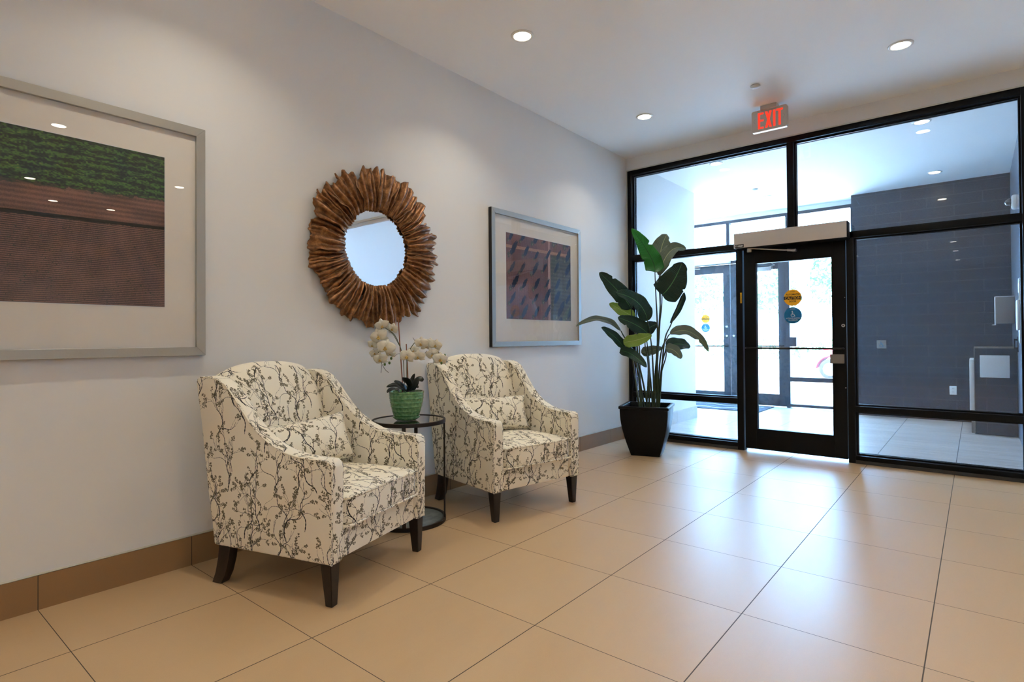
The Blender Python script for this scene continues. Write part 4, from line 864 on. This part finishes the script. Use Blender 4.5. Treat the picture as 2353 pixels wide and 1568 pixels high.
for k, n_, r, m in [('stake1', 'stake', .0036, 'stake'), ('stake2', 'stake', .0036, 'stake'), ('stemA', 'flower_stem', .0022, 'orchid_stem'), ('stemA2', 'flower_stem', .0018, 'orchid_stem'), ('stemB', 'flower_stem', .0024, 'orchid_stem'),
                    ('twigs1', 'twig', .0015, 'twig'), ('twigs2', 'twig', .0015, 'twig'), ('twigs3', 'twig', .0012, 'twig'), ('twigs4', 'twig', .0011, 'twig'), ('twigs5', 'twig', .0011, 'twig')]:
    P = [L_(p) for p in OPTS[k]]
    if k.startswith('stake') or k in ('stemA', 'stemB'): P = [(P[0][0], P[0][1], .155)] + P
    bm = bmesh.new(); tube(bm, P if k.startswith('stake') else bez(P, 8), r, 7); link(n_, fin(bm), M[m], oc, 60)
for p in OPTS['buds']:
    bm = bmesh.new(); bmesh.ops.create_uvsphere(bm, u_segments=12, v_segments=8, radius=.0075)
    q = L_(p)
    for v in bm.verts: v.co = (v.co.x + q[0], v.co.y + q[1], v.co.z*1.25 + q[2])
    link('bud', fin(bm), M['bud'], oc, 180)
VN = Vector((.635, -.772, .12)).normalized()
def blade(name, B, Md, T, w, mat, parent, nrm=VN, fold=.14, notch=(), tip=.5, N_=26, M_=5, thick=.0012, wave=.0, label=None, round_=.5, seed=0):
    """leaf blade along B-Md-T with a V fold, torn notches and veined UVs"""
    rnd = random.Random(seed); B, Md, T = Vector(B), Vector(Md), Vector(T); C1 = 2*Md - .5*(B+T); bm = bmesh.new(); uvl = bm.loops.layers.uv.new('UVMap'); rows = []; UV = {}
    prev = None
    for i in range(N_+1):
        t = i/N_; p = B*(1-t)**2 + C1*2*t*(1-t) + T*t*t; d = ((C1-B)*(1-t) + (T-C1)*t).normalized()
        s = d.cross(nrm); s = s.normalized() if s.length > .05 else (prev or Vector((1, 0, 0))); 
        if prev is not None and s.dot(prev) < 0: s = -s
        prev = s; n = s.cross(d).normalized()
        W = w/2*(min(1, t/.22)**round_)*(1-max(0, (t-tip)/(1-tip))**2.2)**.62; row = []
        for j in range(-M_, M_+1):
            u = j/M_; Wj = W
            for (tn, sd, dep) in notch:
                if (u > 0) == (sd > 0) and u != 0: Wj = W*(1 - dep*max(0, 1-abs(t-tn)/.03)*abs(u))
            q = p + s*u*Wj + n*(fold*abs(u)*W + wave*w*math.sin(t*17 + seed)*abs(u)**2) - d*abs(u)**2*W*.25*(0 if t > .9 else 1)
            v = bm.verts.new(q); UV[v] = (.5 + .5*u, t); row.append(v)
        rows.append(row)
    for a, b in zip(rows, rows[1:]):
        for j in range(2*M_): bm.faces.new([a[j], a[j+1], b[j+1], b[j]])
    for f in bm.faces:
        for l in f.loops: l[uvl].uv = UV[l.vert]
    me = bpy.data.meshes.new(name); bmesh.ops.remove_doubles(bm, verts=bm.verts, dist=1e-6); bmesh.ops.recalc_face_normals(bm, faces=bm.faces)
    if sum((f.normal.dot(nrm) for f in bm.faces)) < 0: bmesh.ops.reverse_faces(bm, faces=bm.faces[:])
    bm.to_mesh(me); bm.free(); o = link(name, me, mat, parent, 180, label)
    md = o.modifiers.new('thickness', 'SOLIDIFY'); md.thickness = thick; md.offset = 0
    return o
for i, (b_, m_, t_, w_) in enumerate(OLEAVES):
    blade('orchid_leaf', L_(b_), L_(m_), L_(t_), w_*1.25, M['orchid_leaf'], oc, Vector((.4, -.5, .75)).normalized(), .22, N_=14, M_=3, thick=.0025, tip=.55, seed=i)
def flower(c, s, face, seed):
    rnd = random.Random(seed); f = Vector(face).normalized(); a = f.orthogonal().normalized(); ang0 = rnd.uniform(-.4, .4)
    up = (Vector((0, 0, 1)) - f*f.z).normalized(); rt = up.cross(f).normalized(); bm = bmesh.new()
    for k, (deg, ln, wd, fw) in enumerate([(90, .50, .40, .0), (210, .50, .36, .0), (330, .50, .36, .0), (18, .56, .66, .05), (162, .56, .66, .05)]):
        t0 = math.radians(deg) + ang0; d = rt*math.cos(t0) + up*math.sin(t0); q = f.cross(d); rows = []
        for i in range(8):
            t = i/7; W = wd*s*.5*math.sin(PI*min(1, .12 + t*.88)**.8)**.7; row = []
            for j in range(-3, 4):
                u = j/3; row.append(bm.verts.new(Vector(c) + d*(t*ln*s*1.05) + q*u*W + f*(fw*s + .10*s*math.sin(t*PI)*(1-u*u) - .16*s*t*t + .03*s*math.sin(6*u + 5*t + k + seed))))
            rows.append(row)
        for r0, r1 in zip(rows, rows[1:]):
            for j in range(6): bm.faces.new([r0[j], r0[j+1], r1[j+1], r1[j]])
    me = bpy.data.meshes.new('flower'); bm.to_mesh(me); bm.free(); o = link('flower', me, M['petal'], oc, 180); md = o.modifiers.new('thickness', 'SOLIDIFY'); md.thickness = .0008
    bm = bmesh.new()
    for (dx, dz, r) in [(0, 0, .06), (.07, -.08, .05), (-.07, -.08, .05), (0, -.13, .045)]:
        g_ = bmesh.ops.create_uvsphere(bm, u_segments=8, v_segments=6, radius=r*s); 
        for v in g_['verts']: v.co += Vector(c) + rt*dx*s + up*dz*s + f*.12*s
    link('flower_lip', fin(bm), M['petal_core'], o, 180, 'golden flower centre')
for i, (x, y, z, s) in enumerate(FLOWERS):
    rnd = random.Random(i+40); cx = .24 if i < 8 else .46
    flower(L_((x, y, z)), s*1.22, (.62 + rnd.uniform(-.35, .35), -.75 + rnd.uniform(-.3, .3), rnd.uniform(-.35, .15)), i)
# ================================================================== tall plant in black planter
PX, PY, PR = .59, -.73, math.radians(17)
pl = empty('potted_bird_of_paradise', (PX, PY, 0)); tag(pl, 'tall broad-leaved plant in a tapered black planter before the glass', 'potted plant')
bm = bmesh.new(); rows = []
def sq(w, z, r=.012): return [bm.verts.new((math.cos(PR)*x - math.sin(PR)*y, math.sin(PR)*x + math.cos(PR)*y, z)) for x, y in rrect(2*w, 2*w, r, n=2)]
for t in np.linspace(0, 1, 14): rows.append(sq(.138 + .088*math.sin(t*PI/2)**1.0*(1.0) + .002*t, .455*t))
for w, z in [(.236, .457), (.238, .462), (.238, .480), (.234, .484), (.208, .484), (.204, .480), (.200, .42)]: rows.append(sq(w, z))
for a, b in zip(rows, rows[1:]):
    for k in range(len(a)): bm.faces.new([a[k], a[(k+1) % len(a)], b[(k+1) % len(a)], b[k]])
bm.faces.new(rows[0][::-1]); pme = fin(bm); link('planter', pme, M['pot'], pl, 40)
bm = bmesh.new(); v = sq(.205, .425); bm.faces.new(v); v2 = sq(.205, .40); bm.faces.new(v2[::-1]); 
for k in range(len(v)): bm.faces.new([v[k], v2[k], v2[(k+1) % len(v)], v[(k+1) % len(v)]])
link('soil', fin(bm), M['soil'], pl)
LEAVES = [["L1", [0.666, -0.684, 1.79], [0.619, -0.692, 1.959], [0.47, -0.786, 2.238], 0.152], ["L2", [0.654, -0.54, 1.871], [0.658, -0.519, 2.041], [0.7, -0.467, 2.195], 0.165], ["L3", [0.655, -0.564, 1.768], [0.741, -0.495, 2.01], [0.867, -0.392, 2.034], 0.124], ["L4", [0.761, -0.732, 1.56], [0.861, -0.716, 1.675], [0.957, -0.704, 1.863], 0.272], ["L5", [0.887, -0.5, 1.59], [0.837, -0.507, 1.444], [0.754, -0.54, 1.288], 0.053], ["L6", [0.504, -0.877, 1.43], [0.427, -0.975, 1.589], [0.292, -1.121, 1.782], 0.145], ["L7", [0.671, -0.868, 1.308], [0.634, -0.998, 1.48], [0.513, -1.195, 1.567], 0.152], ["L8", [0.456, -0.722, 1.35], [0.354, -0.774, 1.419], [0.24, -0.836, 1.498], 0.119], ["L9", [0.65, -0.819, 1.185], [0.584, -0.939, 1.269], [0.476, -1.094, 1.34], 0.148], ["L10", [0.538, -1.104, 1.102], [0.653, -1.042, 1.125], [0.767, -0.981, 1.171], 0.119], ["L11", [0.399, -0.896, 1.216], [0.261, -1.076, 1.328], [0.113, -1.261, 1.258], 0.069], ["L12", [0.447, -0.92, 1.044], [0.385, -1.004, 1.158], [0.301, -1.107, 1.248], 0.086], ["L13", [0.488, -1.079, 1.023], [0.615, -1.072, 0.984], [0.75, -1.056, 0.87], 0.102], ["L14", [0.795, -0.635, 1.179], [0.962, -0.53, 1.194], [1.105, -0.443, 1.007], 0.102], ["L15", [0.72, -0.566, 1.064], [0.812, -0.458, 1.079], [0.89, -0.361, 1.053], 0.14], ["L16", [0.506, -0.676, 0.998], [0.581, -0.614, 1.014], [0.666, -0.545, 1.047], 0.102], ["L17", [0.509, -0.611, 1.199], [0.555, -0.574, 1.25], [0.614, -0.526, 1.283], 0.132], ["L18", [0.783, -0.708, 1.034], [0.856, -0.68, 1.018], [0.914, -0.663, 0.938], 0.115]]
STEMS = dict([["L1", [[0.664, -0.669, 0.464], [0.678, -0.666, 1.18], [0.67, -0.678, 1.576], [0.666, -0.684, 1.79]]], ["L2", [[0.632, -0.695, 0.473], [0.675, -0.618, 1.28], [0.672, -0.573, 1.649], [0.654, -0.54, 1.871]]], ["L3", [[0.645, -0.684, 0.473], [0.685, -0.619, 1.346], [0.668, -0.594, 1.647], [0.655, -0.564, 1.768]]], ["L4", [[0.677, -0.658, 0.472], [0.684, -0.702, 0.968], [0.738, -0.706, 1.408], [0.761, -0.732, 1.56]]], ["L5", [[0.683, -0.653, 0.472], [0.728, -0.624, 1.081], [0.784, -0.58, 1.278], [0.887, -0.5, 1.59]]], ["L6", [[0.55, -0.763, 0.473], [0.532, -0.806, 1.018], [0.505, -0.853, 1.313], [0.504, -0.877, 1.43]]], ["L7", [[0.645, -0.684, 0.473], [0.66, -0.743, 0.936], [0.666, -0.806, 1.18], [0.671, -0.868, 1.308]]], ["L8", [[0.543, -0.768, 0.474], [0.522, -0.75, 1.049], [0.477, -0.747, 1.282], [0.456, -0.722, 1.35]]], ["L9", [[0.588, -0.732, 0.473], [0.62, -0.753, 0.854], [0.612, -0.805, 1.083], [0.65, -0.819, 1.185]]], ["L10", [[0.594, -0.726, 0.473], [0.562, -0.867, 0.938], [0.528, -1.004, 1.085], [0.538, -1.104, 1.102]]], ["L11", [[0.53, -0.779, 0.474], [0.473, -0.833, 1.018], [0.418, -0.88, 1.166], [0.399, -0.896, 1.216]]], ["L12", [[0.543, -0.768, 0.474], [0.53, -0.806, 0.853], [0.489, -0.863, 1.018], [0.447, -0.92, 1.044]]], ["L13", [[0.569, -0.747, 0.473], [0.541, -0.862, 0.889], [0.499, -0.984, 0.997], [0.488, -1.079, 1.023]]], ["L14", [[0.664, -0.669, 0.472], [0.709, -0.66, 0.983], [0.769, -0.635, 1.147], [0.795, -0.635, 1.179]]], ["L15", [[0.67, -0.664, 0.472], [0.699, -0.623, 0.85], [0.723, -0.584, 1.015], [0.72, -0.566, 1.064]]], ["L16", [[0.632, -0.695, 0.473], [0.602, -0.681, 0.767], [0.57, -0.666, 0.948], [0.506, -0.676, 0.998]]], ["L17", [[0.607, -0.716, 0.473], [0.589, -0.671, 0.849], [0.55, -0.641, 1.115], [0.509, -0.611, 1.199]]], ["L18", [[0.683, -0.653, 0.472], [0.714, -0.675, 0.771], [0.768, -0.676, 0.952], [0.783, -0.708, 1.034]]]])
def P_(p): return (p[0]-PX, p[1]-PY, p[2])
spec = {'L1': ('leaf_bright', VN, .05, ((.72, 1, .5), (.5, -1, .2)), 1.25), 'L2': ('leaf_grey', (.5, -.7, -.1), .10, ((.9, 1, .3),), 1.25), 'L3': ('leaf_grey', (.35, -.75, .35), .3, ((.8, 1, .4),), 1.1), 'L4': ('leaf_dark', VN, .06, ((.9, 1, .3), (.75, 1, .2), (.55, 1, .15)), 1.0),
        'L5': ('leaf_dark', (.62, -.75, .1), .5, (), 1.1), 'L6': ('leaf_dark', VN, .08, ((.62, 1, .4), (.8, 1, .35), (.4, -1, .2)), 1.2), 'L7': ('leaf_dark', (.6, -.7, .35), .1, ((.6, -1, .35),), 1.12), 'L8': ('leaf_lime', (.6, -.75, .2), .1, ((.5, 1, .3),), 1.0),
        'L9': ('leaf_dark', VN, .12, ((.6, -1, .4), (.8, -1, .3)), 1.0), 'L10': ('leaf_lime', (.55, -.7, .3), .12, ((.6, -1, .25),), 1.0), 'L11': ('leaf_grey', (.4, -.55, .65), .3, (), 1.2), 'L12': ('leaf_dark', (.5, -.7, .4), .2, (), 1.1),
        'L13': ('leaf_dark', (.5, -.7, .4), .2, (), 1.0), 'L14': ('leaf_grey', (.45, -.65, .5), .28, ((.75, 1, .5),), 1.1), 'L15': ('leaf_dark', (.5, -.6, .5), .15, (), 1.0), 'L16': ('leaf_grey', (.5, -.7, .3), .15, ((.5, 1, .3),), 1.0), 'L17': ('leaf_dark', (.6, -.75, .1), .1, (), 1.0), 'L18': ('leaf_grey', (.5, -.6, .5), .2, (), 1.0)}
ROUND = {'L1': .8, 'L2': .45, 'L4': .42, 'L13': .4, 'L10': .5}
for i, (n, b_, m_, t_, w_) in enumerate(LEAVES):
    mt_, nv, fo, no, k = spec[n]
    lf = blade('leaf', P_(b_), P_(m_), P_(t_), w_*k, M[mt_], pl, Vector(nv).normalized(), fo, no, N_=64, M_=6, thick=.0015, tip=.45 if n not in ('L11', 'L14', 'L1') else .3, wave=.05, round_=ROUND.get(n, .6), seed=i)
    bm = bmesh.new(); pts = [P_(q) for q in STEMS[n]]; pts = [(pts[0][0]*.8, pts[0][1]*.8, .415)] + pts
    c = bez(pts, 8); tube(bm, c, [.011 - .0065*j/(len(c)-1) for j in range(len(c))], 8); link('stem', fin(bm), M['stem_green'], pl, 60)
# ================================================================== pictures
def picture(name, y0, y1, z0, z1, py0, py1, pz0, pz1, mat, label):
    o = empty(name, (0, (y0+y1)/2, (z0+z1)/2)); tag(o, label, 'framed picture', 'framed farmland photographs'); cy, cz = (y0+y1)/2, (z0+z1)/2
    a, b, c, d = y0-cy, y1-cy, z0-cz, z1-cz; w = .043; X1 = .034
    me_f = []
    def mitre(pts):
        v0 = [bm.verts.new((.012, *p)) for p in pts]; v1 = [bm.verts.new((X1, *p)) for p in pts]
        bm.faces.new(v0[::-1]); bm.faces.new(v1)
        for k in range(4): bm.faces.new([v0[k], v0[(k+1) % 4], v1[(k+1) % 4], v1[k]])
    bm = bmesh.new()
    for q in [[(a, c), (b, c), (b-w, c+w), (a+w, c+w)], [(b, c), (b, d), (b-w, d-w), (b-w, c+w)], [(b, d), (a, d), (a+w, d-w), (b-w, d-w)], [(a, d), (a, c), (a+w, c+w), (a+w, d-w)]]: mitre(q)
    bmesh.ops.bevel(bm, geom=[e for e in bm.edges if abs(e.verts[0].co.x - X1) < 1e-5 and abs(e.verts[1].co.x - X1) < 1e-5], offset=.0012, segments=1, affect='EDGES')
    link('frame', fin(bm), M['silver'], o, 30)
    e = .0035
    boxes('frame_edge', [(.001, .031, a-e, a, c, d), (.001, .031, b, b+e*.3, c, d), (.001, .012, a, b, c, c+.02), (.001, .012, a, b, d-.02, d), (.001, .012, a, a+.02, c, d), (.001, .012, b-.02, b, c, d)], M['frame_side'], o, label='dark side of the frame')
    box('mat_board', (.006, .016, a+.02, b-.02, c+.02, d-.02), M['mat_board'], o)
    bm = bmesh.new(); uvl = bm.loops.layers.uv.new('UVMap'); P = [(py0-cy, pz0-cz), (py1-cy, pz0-cz), (py1-cy, pz1-cz), (py0-cy, pz1-cz)]
    f = bm.faces.new([bm.verts.new((.0168, *p)) for p in P])
    for l, uv in zip(f.loops, [(0, 0), (1, 0), (1, 1), (0, 1)]): l[uvl].uv = uv
    me = bpy.data.meshes.new('print'); bm.to_mesh(me); bm.free(); link('print', me, mat, o)
    # window bevel of the mat round the print
    bm = bmesh.new(); k = .003
    for q in [(py0-cy-k, py1-cy+k, pz0-cz-k, pz0-cz), (py0-cy-k, py1-cy+k, pz1-cz, pz1-cz+k), (py0-cy-k, py0-cy, pz0-cz, pz1-cz), (py1-cy, py1-cy+k, pz0-cz, pz1-cz)]: add_box(bm, .016, .0178, *q)
    link('mat_bevel', fin(bm), M['white'], o)
    box('glass_pane', (.0215, .0235, a+w*.8, b-w*.8, c+w*.8, d-w*.8), M['pane_art'], o)
picture('framed_picture', -6.000, -4.643, 1.069, 2.238, -5.812, -4.828, 1.312, 2.053, M['print_rows'], 'large framed field photograph with green and brown crop rows')
picture('framed_picture', -2.400, -1.043, 1.077, 2.238, -2.200, -1.208, 1.315, 2.057, M['print_trees'], 'framed aerial photograph of trees with long shadows, beyond the mirror')
# ================================================================== mirror with driftwood frame
MY, MZ = -3.548, 1.750
mr = empty('wall_mirror', (0, MY, MZ)); tag(mr, 'round wall mirror in a ragged bronzed driftwood frame', 'mirror')
bm = bmesh.new(); disc(bm, (.012, 0, 0), .262, 'x', 96, .006); link('mirror_glass', fin(bm), M['mirror'], mr, 30)
bm = bmesh.new(); disc(bm, (.001, 0, 0), .33, 'x', 64, .011); link('backing', fin(bm), M['frame_side'], mr, 30)
rnd = random.Random(21)
NS = 30
for i in range(NS):
    a0 = 2*PI*i/NS; wid = 2*PI/NS*rnd.uniform(1.15, 1.55); lay = (i % 2)*.016 + rnd.uniform(0, .006); ro = .512 + rnd.uniform(-.026, .022); ri = .246 + rnd.uniform(-.004, .014)
    ph = rnd.uniform(0, 6); nr = rnd.choice((2.0, 2.5, 3.0)); skew = rnd.uniform(-.10, .10); NR, NA = 18, 30; bm = bmesh.new(); rows = []
    e1, e2, e3 = rnd.uniform(0, 6), rnd.uniform(0, 6), rnd.uniform(3, 6); tilt = rnd.uniform(-.05, .05)
    for r_i in range(NR+1):
        t = r_i/NR; row = []
        for k in range(NA+1):
            u = k/NA - .5; ridge = math.cos(2*PI*nr*u + ph + .45*math.sin(3*t + ph))
            edge = ro + .011*math.sin(e3*u*2 + e1) + .009*ridge + .004*math.sin(31*u + e2) - .020*abs(2*u)**8 + tilt*u
            rin = ri - .0012*ridge; r = rin + (edge-rin)*t
            fl = .86 + .22*t; side = (.007*math.sin(t*8 + e1) + .004*math.sin(t*19 + e2))*(2*abs(u))**3/r
            th = a0 + u*wid*fl + skew*(t*t - .3*t) + side + .016*math.sin(3.4*t + ph)
            h = .018 + lay*(.4 + .6*min(1, t*4)) + (.0125*math.copysign(abs(ridge)**.7, ridge) + .0125)*(.6 + .4*math.sin(PI*min(1, t*.7 + .2)))*(.35 + .65*min(1, t*5)) + .016*math.sin(PI*min(1, t*1.05))*.7 + .002*math.sin(14*t + e1)*math.sin(23*u + e2)
            h += -.010*max(0, t-.86)/.14*(.5 + .5*math.sin(7*u + e2))
            row.append(bm.verts.new((h + .006, r*math.cos(th), r*math.sin(th))))
        rows.append(row)
    for p_, q_ in zip(rows, rows[1:]):
        for k in range(NA): bm.faces.new([p_[k], p_[k+1], q_[k+1], q_[k]])
    me = fin(bm); sl = link('frame_slat', me, M['bark'], mr, 180); md = sl.modifiers.new('thickness', 'SOLIDIFY'); md.thickness = .007; md.offset = -1 if me.polygons[0].normal.x > 0 else 1
